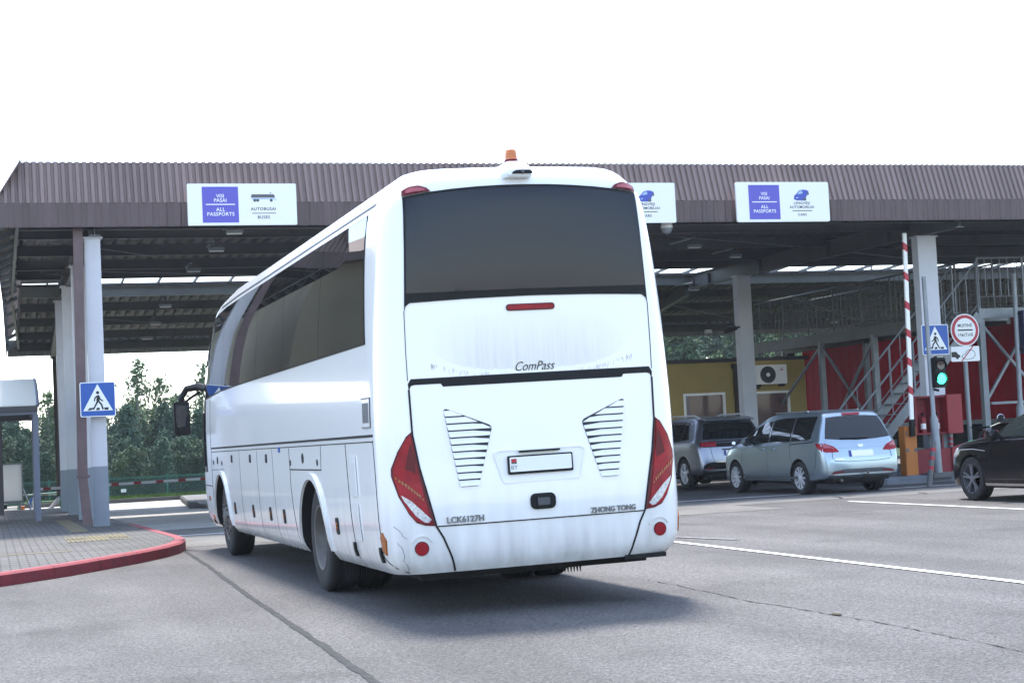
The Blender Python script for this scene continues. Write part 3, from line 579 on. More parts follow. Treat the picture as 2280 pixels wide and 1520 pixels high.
def lane_sign(x0, x1, z0, z1, label, kind, rnd_=.02):
    y = 30.32; t = thing("lane_sign", label, "sign", ((x0 + x1) / 2, y, z0), "lane signs hung on the canopy edge")
    wd = x1 - x0; h = z1 - z0; mx = lambda f: x0 + wd * f; mz = lambda f: z1 - h * f
    MB().prism(rrect(x0, x1, z0, z1, rnd_), y, y + .05).build("panel", 'signwhite', t)
    MB().box(x0 + .3, x0 + .36, y + .05, y + .14, z0 + .1, z1 - .05).box(x1 - .36, x1 - .3, y + .05, y + .14, z0 + .1, z1 - .05).build("bracket", 'steel', t)
    MB().box(mx(.132), mx(.462), y - .004, y + .002, mz(.935), mz(.075)).build("violet_field", 'signviolet', t)
    mb = MB(); cx = mx(.297); Y = y - .006
    letters(mb, "VISI", cx, Y, mz(.30), .092, bold=.001); letters(mb, "PASAI", cx, Y, mz(.405), .092, bold=.001); letters(mb, "ALL", cx, Y, mz(.625), .092, spacing=1.1, bold=.0015); letters(mb, "PASSPORTS", cx, Y, mz(.735), .092, spacing=1.08, bold=.0015)
    mb.box(mx(.165), mx(.43), Y - .001, y - .003, mz(.512), mz(.488)); mb.build("white_lettering", 'signwhite', t)
    mb = MB(); Y = y - .003
    if kind == 'bus':
        cx = mx(.69); letters(mb, "AUTOBUSAI", cx, Y, mz(.615), .078, spacing=1.12, bold=.001); letters(mb, "BUSES", cx, Y, mz(.815), .078, spacing=1.12, bold=.001); mb.box(mx(.585), mx(.805), Y - .002, y + .001, mz(.722), mz(.708))
        mb.build("black_lettering", 'ink', t)
        mb = MB().prism([(mx(.578), mz(.34)), (mx(.585), mz(.26)), (mx(.79), mz(.26)), (mx(.803), mz(.34))], Y - .002, y + .001)
        for f in (.613, .64, .765): mb.prism(disc(mx(f), mz(.405), .028, 14), Y - .002, y + .001)
        mb.box(mx(.752), mx(.768), Y - .002, y + .001, mz(.235), mz(.22)).box(mx(.802), mx(.812), Y - .002, y + .001, mz(.4), mz(.39)); mb.build("bus_pictogram", 'inkgrey', t)
        MB().box(mx(.585), mx(.8), Y - .002, y + .001, mz(.375), mz(.352)).build("bus_skirt", M['carlite'], t)
    else:
        cx = mx(.70); letters(mb, "LENGVIEJI", cx, Y, mz(.535), .074, spacing=1.12, bold=.001); letters(mb, "AUTOMOBILIAI", cx, Y, mz(.635), .074, spacing=1.1, bold=.001); letters(mb, "CARS", cx, Y, mz(.825), .074, spacing=1.12, bold=.001); mb.box(mx(.595), mx(.81), Y - .002, y + .001, mz(.732), mz(.716))
        mb.build("black_lettering", 'ink', t)
        q = lambda pts: [(mx(.70) + a * .17, mz(.325) + b * .17) for a, b in pts]
        MB().prism(q([(-1, -.55), (-.95, -.1), (-.65, .12), (-.3, .5), (.15, .62), (.6, .6), (.95, .45), (.98, .1), (.75, .0), (.55, -.45), (.25, -.68), (-.6, -.66)]), Y - .002, y + .001).build("car_pictogram", 'carink', t)
        mb = MB().prism(q([(-.55, .12), (-.22, .44), (.1, .5), (.18, .2), (-.2, .08)]), Y - .004, Y - .001).prism(q([(-.72, -.3), (-.45, -.28), (-.42, -.4), (-.7, -.42)]), Y - .004, Y - .001); mb.build("car_pictogram_highlight", 'carlite', t)
        MB().prism(q(disc(.42, -.52, .2, 12)), Y - .004, Y - .001).prism(q(disc(.86, .12, .15, 12)), Y - .004, Y - .001).build("car_pictogram_wheels", 'inkgrey', t)
lane_sign(3.57, 5.55, 5.45, 6.21, "white hanging lane sign reading autobusai, buses", 'bus')
lane_sign(11.03, 13.08, 5.43, 6.22, "white cars lane sign half hidden behind the coach's top right corner", 'car', .03)
lane_sign(14.4, 16.46, 5.43, 6.235, "fully visible white cars lane sign right of the coach", 'car', .04)
# ------------------------------------------------------------------ the coach
BR = 0.01592
bus = thing("coach", "large white touring coach seen from behind with an amber beacon on its roof", "coach", (4.2267 + .5 * math.sin(BR), 12.7575, .5 - .5 * math.cos(BR)), rot=(0, -BR, 0))
HW = [(.36, 1.17), (.42, 1.215), (.52, 1.25), (.9, 1.272), (1.5, 1.272), (2.1, 1.25), (2.6, 1.21), (3.1, 1.15), (3.3, 1.105), (3.38, 1.06), (3.45, 1.0), (3.5, .955), (3.55, .91), (3.58, .84), (3.605, .7), (3.61, .6)]
YR = [(.36, .07), (.44, .02), (.55, 0), (.75, .0), (1.2, .015), (1.9, .02), (2.5, .008), (2.7, .0), (2.95, -.007), (3.36, -.013), (3.43, .0), (3.5, .03), (3.55, .10), (3.58, .18), (3.605, .34), (3.61, .44)]
YF = [(.36, 11.75), (.6, 11.82), (1.1, 11.85), (2.2, 11.7), (2.8, 11.4), (3.2, 11.0), (3.38, 10.7), (3.5, 10.3), (3.58, 9.9), (3.61, 9.6)]
ZL = [.36, .38, .42, .46, .52, .6, .7, .8, .95, 1.1, 1.3, 1.5, 1.7, 1.9, 2.1, 2.3, 2.5, 2.7, 2.9, 3.05, 3.2, 3.3, 3.36, 3.41, 3.46, 3.5, 3.535, 3.56, 3.58, 3.595, 3.605, 3.61]
def outline(z):
    hw, yr, yf = smoothtab(z, HW), smoothtab(z, YR), smoothtab(z, YF); rx_, ry_ = .2, .26; fx_, fy_ = .45, .5; half = []
    bul = .05
    for i in range(13):
        u = (hw - rx_) * i / 12; half.append((-u, yr + bul * (u / (hw - rx_)) ** 2))
    for i in range(1, 10):
        a = R(90 * i / 9); half.append((-(hw - rx_) - rx_ * math.sin(a), yr + bul + ry_ * (1 - math.cos(a)) + .02 * math.sin(a)))
    y0 = yr + bul + ry_ + .02; y1 = yf - fy_
    for i in range(1, 56): half.append((-hw, y0 + (y1 - y0) * i / 55))
    for i in range(1, 9):
        a = R(90 * i / 8); half.append((-(hw - fx_) - fx_ * math.cos(a), y1 + fy_ * math.sin(a)))
    for i in range(1, 9):
        t = 1 - i / 8; half.append((-(hw - fx_) * t, yf + .2 * (1 - t * t)))
    return half + [(-x, y) for x, y in reversed(half[1:-1])]
mb = MB(); rings = [outline(z) for z in ZL]; n = len(rings[0]); vs = [(x, y, z) for r, z in zip(rings, ZL) for x, y in r]
fs = [(j * n + i, j * n + (i + 1) % n, (j + 1) * n + (i + 1) % n, (j + 1) * n + i) for j in range(len(ZL) - 1) for i in range(n)]
top = (len(ZL) - 1) * n; h = n // 2
fs += [(top + i, top + i + 1, top + n - i - 1, top + (n - i) % n) for i in range(0, h)][1:-1] + [(top, top + 1, top + n - 1), (top + h - 1, top + h, top + h + 1)]
fs += [((n - i) % n, n - i - 1, i + 1, i) for i in range(1, h - 1)] + [(0, n - 1, 1), (h - 1, h + 1, h)]
body = mb.add(vs, fs).build("body", 'white', bus, smooth=True, world=False)
sk = Skin(body.data); sk.fy = 11.8
WR, WF = 3.2, 9.72
cuts = []
for v in (WR, WF):
    for s in (-1, 1):
        c = MB(); pts = [(v + .72 * math.cos(R(a)), .37 + .72 * math.sin(R(a))) for a in range(0, 181, 9)] + [(v - .72, .1), (v + .72, .1)]
        c.prismx(pts, s * .55, s * 1.5); cuts.append(c)
cut(body, cuts)
def part(mb, name, m, parent=bus, smooth=False, bevel=0.0): return mb.build(name, m, parent, smooth=smooth, world=False, bevel=bevel)
# wheel arch lips
for v in (WR, WF):
    for ax in ('left', 'right'):
        mb = MB(); a = [(v + r * math.cos(R(t)), .37 + r * math.sin(R(t))) for r, ts in ((.785, range(-2, 183, 8)), (.725, range(182, -3, -8))) for t in ts]
        nn = len(a) // 2; quad = [(i, i + 1, 2 * nn - 2 - i, 2 * nn - 1 - i) for i in range(nn - 1)]
        sk.shape(mb, a, quad, ax, .022, .03); part(mb, "wheel_arch", 'white', smooth=True)
# wheels
def wheel(u, v, s, r=.515, dual=False, front=False):
    zc = r - u * BR; mb = MB(); w_ = .29
    prof = [(-.14, r * .60), (-.145, r * .72), (-.15, r * .86), (-.135, r * .955), (-.11, r * .99), (-.09, r), (-.06, r), (-.055, r - .014), (-.045, r - .014), (-.04, r), (-.005, r), (0, r - .014), (.01, r - .014), (.015, r), (.05, r), (.055, r - .014), (.065, r - .014), (.07, r), (.1, r), (.12, r * .98), (.145, r * .93), (.15, r * .8), (.14, r * .6)]
    mb.lathe(prof, (u, v, zc), 'x', 44, False)
    if dual: mb.lathe(prof, (u - s * .33, v, zc), 'x', 44, False)
    t = part(mb, "tyre", 'rubber', bus, smooth=True)
    f = [(s * .13, r * .61), (s * .145, r * .60), (s * .14, r * .57), (s * .11, r * .55), (s * (.02 if not front else .12), r * .5), (s * (-.02 if not front else .15), r * .36), (s * (-.02 if not front else .15), r * .26), (s * (.03 if not front else .17), r * .22), (s * (.06 if not front else .19), r * .18), (s * (.07 if not front else .2), 0)]
    rm = part(MB().lathe(f, (u, v, zc), 'x', 36, False), "rim", 'rim', t, smooth=True)
    hb = MB()
    for k in range(10):
        a = 2 * math.pi * (k + .5) / 10; c_ = (u + s * (.0 if not front else .138), v + r * .43 * math.cos(a), zc + r * .43 * math.sin(a)); hb.lathe([(-.004, .028), (s * .002 + .004, .028)], c_, 'x', 12)
    part(hb, "vent_holes", 'gap', t)
    nb = MB(); base = s * (-.02 if not front else .15)
    for k in range(10):
        a = 2 * math.pi * k / 10; nb.lathe([(base, .018), (base + s * .035, .016), (base + s * .045, 0)], (u, v + r * .31 * math.cos(a), zc + r * .31 * math.sin(a)), 'x', 6)
    part(nb, "wheel_nuts", 'rim', t)
for s in (-1, 1):
    wheel(s * 1.06, WR, s, dual=True); wheel(s * 1.06, WF, s, front=True)
part(MB().box(-.95, .95, .25, 11.4, .3, .362).box(-.7, .7, 4.2, 8.9, .2, .3).bar((-.9, WR, .5), (.9, WR, .5), .2).bar((-.9, WF, .42), (.9, WF, .42), .14), "underbody", 'under')
part(MB().box(-1.0, 1.05, .2, .28, .325, .372).box(.70, 1.06, .08, .2, .335, .372).box(-.98, -.74, .22, .3, .30, .325).box(-.62, -.45, .24, .32, .295, .325).box(-.3, -.1, .3, .4, .29, .325), "rear_crossbar", 'under')
mb = MB()
for i in range(9): mb.prism([(.36 + i * .028, .30), (.388 + i * .028, .30), (.374 + i * .028, .20)], .9, .92)
for i in range(40): mb.prism([(-1.12 + i * .022, .36), (-1.098 + i * .022, .36), (-1.109 + i * .022, .155)], WR - .66, WR - .64)
part(mb, "spray_brush", 'under')
# rear face
X = lambda p: [(-a, b) for a, b in reversed(p)]
topc = [(.985, 3.335), (.80, 3.365), (.6, 3.386), (.4, 3.40), (.2, 3.408), (0, 3.41)]; topc = topc + [(-a, b) for a, b in reversed(topc[:-1])]
mb = MB(); sk.poly(mb, [(1.03, 2.43)] + topc + [(-1.03, 2.43), (-1.02, 2.465), (-.985, 2.492), (-.5, 2.507), (0, 2.513), (.5, 2.507), (.985, 2.492), (1.02, 2.465)], 'rear', .009, .05, .02)
fr = part(mb, "rear_window_surround", 'black', smooth=True)
tg = [(a * .987, b - .022) for a, b in topc]; mb = MB(); sk.poly(mb, [(1.012, 2.568)] + tg + [(-1.012, 2.568)], 'rear', .014, .06, .02)
part(mb, "rear_window", 'glass', smooth=True)
for s in (-1, 1):
    P = [(s * a, b) for a, b in ((.985, 3.34), (.978, 3.385), (.93, 3.41), (.86, 3.418), (.80, 3.40), (.77, 3.372))]
    if s > 0: P = P[::-1]
    mb = MB(); sk.poly(mb, P, 'rear', .02, .04, .04); l = part(mb, "marker_lamp", 'reddark', smooth=True)
    cx = sum(a for a, b in P) / 6; cz = sum(b for a, b in P) / 6; mb = MB(); sk.poly(mb, [(cx + (a - cx) * .72, cz + (b - cz) * .62) for a, b in P], 'rear', .026, .06); part(mb, "lens", 'pinklamp', l, smooth=True)
mb = MB(); sk.poly(mb, rrect(-.205, .205, 2.395, 2.45, .025), 'rear', .01, .1, .02); bl = part(mb, "brake_light", 'reddark', smooth=True)
mb = MB(); sk.poly(mb, rrect(-.19, .19, 2.405, 2.44, .012), 'rear', .014, .1, .02); part(mb, "lens", 'redlamp', bl, smooth=True)
g = [(1.03, 1.80), (1.035, 1.855), (1.01, 1.896), (-1.01, 1.893), (-1.035, 1.855), (-1.03, 1.80), (-1.012, 1.838), (-.985, 1.845), (-.772, 1.845), (-.755, 1.82), (.757, 1.82), (.774, 1.845), (.985, 1.845), (1.012, 1.838)]
mb = MB(); sk.poly(mb, g, 'rear', .004, .12); part(mb, "hatch_gap", 'gap')
# seams of the engine hatch and bumper
mb = MB()
for s in (-1, 1):
    sk.strip(mb, [(s * a, b) for a, b in ((1.03, 1.81), (1.024, 1.46), (.985, 1.2), (.93, .96), (.88, .728), (.83, .64), (.768, .48), (.735, .37))], .014, 'rear', .007)
    sk.strip(mb, [(s * a, b) for a, b in ((1.033, 2.43), (1.037, 2.1), (1.035, 1.88))], .005, 'rear', .004)
sk.strip(mb, [(-.88, .728), (.88, .724)], .009, 'rear', .006); part(mb, "hatch_seam", 'gap')
# tail lamps
LP = [(1.032, 1.478), (1.075, 1.445), (1.145, 1.33), (1.195, 1.2), (1.197, 1.14), (1.158, .98), (1.09, .838), (1.035, .768), (.97, .742), (.886, .732), (.937, .95), (.99, 1.2)]
for s in (-1, 1):
    q = lambda pts: [(s * a, b) for a, b in (pts if s < 0 else pts[::-1])]
    mb = MB(); sk.poly(mb, q(LP), 'rear', .006, .06, .03); l = part(mb, "tail_lamp", 'reddark', smooth=True)
    cx, cz = 1.06, 1.1; mb = MB(); sk.poly(mb, q([(cx + (a - cx) * .84 + .006, cz + (b - cz) * .94) for a, b in LP]), 'rear', .012, .05, .02); part(mb, "red_lens", 'redlamp', l, smooth=True)
    mb = MB(); sk.poly(mb, q([(1.045, 1.40), (1.075, 1.30), (1.10, 1.19), (1.02, 1.15), (1.015, 1.25)]), 'rear', .015, .05, .02); part(mb, "brake_reflector", 'reddark', l, smooth=True)
    mb = MB(); rr_ = random.Random(8)
    for k in range(9):
        for j in (-1, 0, 1):
            f = (k + (.5 if j else 0)) / 9; a = 1.165 - f * .19 + j * .012; b = 1.12 - f * .165 + j * .017; sk.poly(mb, disc(a * s, b, .0068, 8), 'rear', .017, .1, .008)
    part(mb, "indicator", 'amber', l)
    mb = MB(); sk.poly(mb, q([(1.14, .99), (1.122, .945), (1.04, .822), (.975, .768), (.945, .762), (.918, .785), (.99, .86), (1.07, .94)]), 'rear', .016, .04, .015); rl = part(mb, "reversing_light", 'clearlamp', l, smooth=True)
    mb = MB(); sk.poly(mb, disc(s * 1.005, .565, .056, 24), 'rear', .008, .05, .02); rf = part(mb, "reflector", 'reddark', smooth=True); mb = MB(); sk.poly(mb, disc(s * 1.005, .562, .049, 24), 'rear', .012, .05, .02); part(mb, "lens", 'redlamp', rf, smooth=True)
    P = [(1.0 + .095 * math.cos(R(a)), .585 + .085 * math.sin(R(a))) for a in range(20, 165, 12)] + [(1.0 + .082 * math.cos(R(a)), .582 + .075 * math.sin(R(a))) for a in range(164, 19, -12)]
    nn = len(P) // 2; mb = MB(); sk.shape(mb, [(s * a, b) for a, b in P], [(i, i + 1, 2 * nn - 2 - i, 2 * nn - 1 - i) for i in range(nn - 1)], 'rear', .010, .02); part(mb, "reflector_brow", 'white', smooth=True)
    # louvred engine vent
    V = [(.765, 1.628), (.755, 1.642), (.74, 1.642), (.40, 1.50), (.383, 1.48), (.385, 1.46), (.515, 1.03), (.53, 1.022), (.655, 1.022), (.67, 1.034)]
    mb = MB(); sk.poly(mb, q(V), 'rear', .003, .08); vt = part(mb, "engine_vent", 'ventgap')
    xl = [(1.022, .52), (1.475, .388), (1.48, .384)]; xr = [(1.022, .665), (1.635, .762)]; mb = MB()
    for k in range(11):
        z1 = 1.628 - k * .0557; z0 = z1 - .044
        la = lambda z: (lerp(z, [(1.022, .523), (1.475, .39)]) if z < 1.476 else .388 + (z - 1.476) / .162 * .35) - .006
        ra = lambda z: lerp(z, [(1.022, .663), (1.635, .760)]) + .006
        if la(z1) > ra(z1) - .01: z1 = z1 - .012
        a1, b1, a0, b0 = la(z1), ra(z1), la(z0), ra(z0)
        if a1 > b1 - .008: a1 = b1 - .008
        base = sk.pos(s * (a0 + b0) / 2, z0, 'rear', 0).y
        mb.add([(s * a1, base - .004, z1), (s * b1, base - .004, z1), (s * b0, base - .020, z0), (s * a0, base - .020, z0), (s * a1, base + .012, z1 - .004), (s * b1, base + .012, z1 - .004), (s * b0, base - .008, z0 - .002), (s * a0, base - .008, z0 - .002)],
               [(0, 1, 2, 3), (4, 5, 6, 7), (0, 1, 5, 4), (3, 2, 6, 7), (0, 3, 7, 4), (1, 2, 6, 5)])
    part(mb, "slats", 'white', vt)
# number plate recess, plate, handle
RP = [(-.378, 1.252), (-.37, 1.272), (-.33, 1.284), (.34, 1.282), (.37, 1.272), (.382, 1.25), (.335, 1.05), (.315, 1.03), (-.30, 1.026), (-.32, 1.045)]
mb = MB(); sk.poly(mb, [(a, b) for a, b in RP[::-1]], 'rear', .004, .1, .01); rc = part(mb, "plate_recess", 'whiteplain', smooth=True)
mb = MB()
for i in range(len(RP)):
    a, b = RP[i], RP[(i + 1) % len(RP)]
    if math.hypot(a[0] - b[0], a[1] - b[1]) > .002: mb.bar((a[0], -.008 + .05 * a[0] ** 2 + .015, a[1]), (b[0], -.008 + .05 * b[0] ** 2 + .015, b[1]), .012, .01, (0, 1, 0))
part(mb, "recess_lip", 'white', rc)
yb = -.004
pl = part(MB().prism(rrect(-.275, .27, 1.092, 1.24, .012), yb - .01, yb + .01), "plate_holder", 'black'); part(MB().prism(rrect(-.262, .257, 1.112, 1.228, .008), yb - .014, yb - .008), "number_plate", 'signwhite', pl)
mb = MB(); letters(mb, "BY", -.228, yb - .0155, 1.145, .048); part(mb, "country_letters", 'inkgrey', pl); part(MB().box(-.25, -.205, yb - .0155, yb - .013, 1.185, 1.215), "flag_red", 'signred', pl); part(MB().box(-.25, -.205, yb - .0155, yb - .013, 1.175, 1.185), "flag_green", 'green', pl)
part(MB().box(-.175, .165, yb - .02, yb + .01, 1.262, 1.277), "plate_lamp", 'black', pl)
hd = part(MB().prism(rrect(-.105, .105, .803, .93, .045, 6), -.02, .02), "hatch_handle", 'black', bevel=.006)
part(MB().prism(rrect(-.055, .055, .835, .895, .008), -.028, -.018), "latch", 'greyplastic', hd); part(MB().box(-.056, -.052, -.03, -.02, .82, .91).box(.052, .056, -.03, -.02, .82, .91), "latch_edge", 'gap', hd)
# lettering
def skin_text(body_, x, z, size, ax, m, name, off=.006, dep=.006, sx=1.0, **k):
    v, f = text2d(body_, size, **k); mb = MB(); sk.shape(mb, [(x + a * sx, z + b) for a, b in v], f, ax, off, dep); return part(mb, name, m)
skin_text("ComPass", 0.0, 1.945, .105, 'rear', 'ink', "script_badge", shear=.42, bold=-.0008, sx=.86)
skin_text("LCK6127H", -.645, .768, .068, 'rear', 'badge', "model_badge", .012, .014, sx=.98, bold=.0012); skin_text("ZHONG TONG", .60, .758, .062, 'rear', 'badge', "maker_badge", .012, .014, sx=.92, bold=.0012)
# grime dribbles over the hatch gap
rr_ = random.Random(4); mb = MB()
for k in range(90):
    side_ = -1 if k % 2 else 1; a = side_ * (.36 + .5 * rr_.random() ** .8); c = 1.912 + max(0, abs(a) - .5) * .26 + rr_.uniform(-.013, .010); L_ = rr_.uniform(.006, .042)
    sk.strip(mb, [(a, c), (a + rr_.uniform(-.003, .003), c - L_)], rr_.uniform(.0015, .0035), 'rear', .0015)
part(mb, "grime_streaks", mat("grime", (0.50, 0.48, 0.45), 0.8))
# side glass
TOPZ = lambda v: 3.285 if v < 9.3 else lerp(v, [(9.3, 3.285), (10.2, 3.25), (10.9, 3.12), (11.35, 2.95), (11.8, 2.6)])
BOTZ = lambda v: lerp(v, [(.5, 2.222), (9.0, 2.205), (10.9, 2.155), (11.8, 2.10)])
for ax in ('left', 'right'):
    def band(v0, v1, pad=0.0, slant=0.0):
        st = [v0 + (v1 - v0) * i / 6 for i in range(7)]
        p = [(v, BOTZ(v) + pad) for v in st] + [(v, TOPZ(v) - pad) for v in reversed(st)]
        if slant: p[0] = (v0 - slant * .0, BOTZ(v0) + pad); p[-1] = (v0 + slant, TOPZ(v0) - pad)
        return p if ax == 'right' else p[::-1]
    mb = MB(); sk.poly(mb, band(.58, 11.3, -.012, .2), ax, .003, .25); part(mb, "window_band", 'black', smooth=True)
    for i, (a, b) in enumerate(((.595, 2.59), (2.6, 4.60), (4.61, 6.41), (6.42, 8.2), (8.21, 9.3), (9.31, 10.3), (10.31, 11.28))):
        mb = MB(); sk.poly(mb, band(a, b, 0, .19 if i == 0 else 0), ax, .009, .25); part(mb, "side_window", 'sideglass', smooth=True)
    mb = MB(); sk.strip(mb, [(.62, 3.36), (4, 3.362), (8.6, 3.36), (10.0, 3.33)], .028, ax, .004, .25); part(mb, "roof_gutter", 'black')
    mb = MB(); sk.strip(mb, [(.37, 1.468), (10.55, 1.443)], .022, ax, .003, .3); sk.strip(mb, [(.38, 1.421), (10.55, 1.394)], .009, ax, .003, .3)
    sk.strip(mb, [(.385, 1.43), (.36, 1.2), (.335, .75), (.31, .5), (.16, .375)], .012, ax, .003); sk.strip(mb, [(1.475, 1.41), (1.45, 1.2), (1.37, .7), (1.32, .45), (1.29, .37)], .012, ax, .003)
    sk.strip(mb, [(4.32, 1.40), (4.3, 1.0), (4.13, .5), (4.08, .37)], .010, ax, .003)
    for v in (5.4, 6.5, 7.9): sk.strip(mb, [(v, 1.40), (v - .05, .9), (v - .1, .37)], .006, ax, .002)
    sk.strip(mb, [(2.62, 1.185), (4.3, 1.182)], .012, ax, .003); sk.strip(mb, [(2.63, 1.19), (2.6, 1.41)], .006, ax, .003); sk.strip(mb, [(9.3, 1.16), (10.5, 1.15)], .008, ax, .003); sk.strip(mb, [(10.56, 2.1), (10.56, .4)], .008, ax, .003); sk.strip(mb, [(10.6, .93), (11.6, .93)], .012, ax, .003)
    part(mb, "panel_seam", 'gap')
    for v, z in ((2.03, .69), (4.83, .69), (5.73, .69), (6.98, .685), (8.5, .68)):
        mb = MB(); sk.poly(mb, rrect(v - .055, v + .055, z - .075, z + .075, .03)[::(1 if ax == 'right' else -1)], ax, .01, .1, .02); l = part(mb, "side_marker", 'black', smooth=True)
        mb = MB(); sk.poly(mb, rrect(v - .025, v + .025, z - .03, z + .03, .01)[::(1 if ax == 'right' else -1)], ax, .016, .1, .012); part(mb, "lens", 'amber', l)
    for v in (5.8, 7.0, 8.55):
        mb = MB(); sk.poly(mb, rrect(v - .05, v + .05, 1.25, 1.345, .012)[::(1 if ax == 'right' else -1)], ax, .008, .1, .02); l = part(mb, "locker_latch", 'black', smooth=True)
        mb = MB(); sk.poly(mb, rrect(v - .028, v + .028, 1.265, 1.31, .008)[::(1 if ax == 'right' else -1)], ax, .013, .1, .012); part(mb, "latch_plate", 'greyplastic', l)
    for v, z, r in ((3.55, 1.295, .05), (2.8, 1.255, .03), (4.26, 1.25, .03), (9.93, 1.28, .05), (9.5, 1.24, .03), (10.35, 1.25, .03)):
        mb = MB(); sk.poly(mb, disc(v, z, r, 14)[::(1 if ax == 'right' else -1)], ax, .006, .1, .012); part(mb, "lock", 'black')
    # flank grille: frame, louvres
    mb = MB(); sk.poly(mb, rrect(.43, .735, 1.54, 1.768, .008)[::(1 if ax == 'right' else -1)], ax, .007, .1, .015); gr_ = part(mb, "flank_grille", 'white')
    mb = MB(); sk.strip(mb, [(.425, 1.535), (.425, 1.772), (.735, 1.772)], .01, ax, .009); sk.strip(mb, [(.735, 1.54), (.425, 1.536)], .008, ax, .009)
    for k in range(9): sk.strip(mb, [(.475 + k * .026, 1.575), (.475 + k * .026, 1.735)], .013, ax, .009)
    part(mb, "slots", 'inkgrey', gr_)
    for z0, z1 in ((.97, 1.31), (.60, .91)):
        mb = MB()
        for k in range(6): sk.strip(mb, [(1.04 + k * .036 + (z0 - .6) * .06, z0), (1.05 + k * .036 + (z1 - .6) * .06, z1)], .024, ax, .014)
        part(mb, "side_vent", 'white')
    for v, z in ((1.345, .52), (.36, .52)):
        mb = MB(); sk.poly(mb, rrect(v - .03, v + .03, z - .06, z + .06, .01)[::(1 if ax == 'right' else -1)], ax, .02, .1, .03); part(mb, "hinge", 'black')
    mb = MB(); sk.poly(mb, [(.24, .52), (.30, .56), (.32, .66), (.27, .70), (.22, .64)][::(1 if ax == 'right' else -1)], ax, .012, .05, .02); part(mb, "side_reflector", 'amber', smooth=True)
    for v, z in ((10.94, .756), (10.77, .5)):
        mb = MB(); sk.poly(mb, rrect(v - .06, v + .06, z - .03, z + .03, .015)[::(1 if ax == 'right' else -1)], ax, .01, .1, .02); part(mb, "side_indicator", 'amber', smooth=True)
    for v in (10.5, 10.8, 10.95, 11.3):
        mb = MB(); sk.poly(mb, rrect(v - .035, v + .035, .40, .46, .01)[::(1 if ax == 'right' else -1)], ax, .008, .1, .02); part(mb, "sensor", 'black', smooth=True)
    mb = MB(); sk.poly(mb, [(11.02, 1.12), (11.03, 2.12), (11.78, 2.06), (11.8, 1.12)][::(-1 if ax == 'right' else 1)], ax, .006, .15, .012); part(mb, "cab_window", 'glass', smooth=True)
    mb = MB(); sk.poly(mb, rrect(11.15, 11.22, 1.2, 1.95, .02)[::(1 if ax == 'right' else -1)], ax, .02, .15, .03); part(mb, "door_handle", 'black', smooth=True)
mb = MB(); sk.poly(mb, [(4.86, 1.36), (4.86, 1.415), (4.98, 1.415), (4.98, 1.36)], 'left', .005, .1); part(mb, "blue_sticker", 'signblue')
mb = MB(); sk.poly(mb, [(-.95, 1.25), (-1.0, 2.1), (-.93, 2.9), (-.8, 3.15), (.8, 3.15), (.93, 2.9), (1.0, 2.1), (.95, 1.25)], 'front', .006, .15); part(mb, "windscreen", 'glass', smooth=True)
# wing mirrors hanging forward of the front corners
for s in (-1, 1):
    mb = MB().tube([(s * 1.05, 11.75, 2.28), (s * 1.2, 12.1, 2.36), (s * 1.36, 12.3, 2.34), (s * 1.44, 12.35, 2.22), (s * 1.45, 12.35, 2.12)], [.07, .06, .05, .05, .04], 8); ar = part(mb, "mirror_arm", 'black', smooth=True)
    part(MB().tube([(s * 1.2, 12.1, 2.28), (s * 1.32, 12.3, 2.2), (s * 1.44, 12.35, 2.1)], .02, 6), "mirror_strut", 'black', ar)
    mb = MB().prism(rrect(s * 1.45 - .115, s * 1.45 + .115, 1.66, 2.16, .05, 5), 12.27, 12.42); mh = part(mb, "mirror", 'black', bevel=.02, smooth=True)
    part(MB().prism(rrect(s * 1.45 - .09, s * 1.45 + .09, 1.78, 2.12, .03, 5), 12.262, 12.272), "mirror_glass", 'glass', mh); part(MB().prism(rrect(s * 1.45 - .09, s * 1.45 + .09, 1.69, 1.765, .02, 5), 12.262, 12.272), "wide_mirror_glass", 'black', mh)
# roof fairing, hatch, camera pod, beacon
mb = MB()
for y0, y1, hh in ((4.6, 7.2, .06),):
    P = [(-.82, 3.58), (-.74, 3.64), (-.3, 3.66), (.3, 3.66), (.74, 3.64), (.82, 3.58)]; mb.prism(P, y0, y1)
part(mb, "roof_unit", 'white', bevel=.03, smooth=True)
pod = [(3.46, .11, -.085), (3.475, .118, -.10), (3.50, .125, -.10), (3.53, .12, -.09), (3.56, .105, -.06), (3.585, .08, -.02), (3.60, .07, .0)]
mb = MB(); vs = []
for z, hw, yy in pod:
    vs += [(-.05 + a * hw, (yy if abs(a) < .99 else yy + .05) + (0 if b == 0 else .32), z) for a, b in ((-1, 1), (-1, 0), (-.8, 0), (-.4, 0), (0, 0), (.4, 0), (.8, 0), (1, 0), (1, 1))]
m_ = 9; fs = [(j * m_ + i, j * m_ + i + 1, (j + 1) * m_ + i + 1, (j + 1) * m_ + i) for j in range(len(pod) - 1) for i in range(m_ - 1)] + [tuple(range(m_))[::-1], tuple((len(pod) - 1) * m_ + i for i in range(m_))]
cp = part(mb.add(vs, fs), "camera_pod", 'white', smooth=True)
part(MB().prism([(-.12, 3.482), (.045, 3.482), (.055, 3.497), (.03, 3.512), (-.08, 3.512), (-.11, 3.50)], -.112, -.08), "camera_opening", 'gap', cp); part(MB().lathe([(-.118, .012), (-.112, .018), (-.1, .018)], (-.03, 0, 3.497), 'y', 12), "camera_lens", 'carglass', cp)
bc = part(MB().lathe([(3.59, .062), (3.625, .06), (3.635, .056)], (-.04, .14, 0), 'z', 24), "beacon_base", 'reddark', smooth=True)
part(MB().lathe([(3.635, .052), (3.70, .047), (3.715, .04), (3.722, 0)], (-.04, .14, 0), 'z', 24), "beacon", 'beacon', bc, smooth=True)
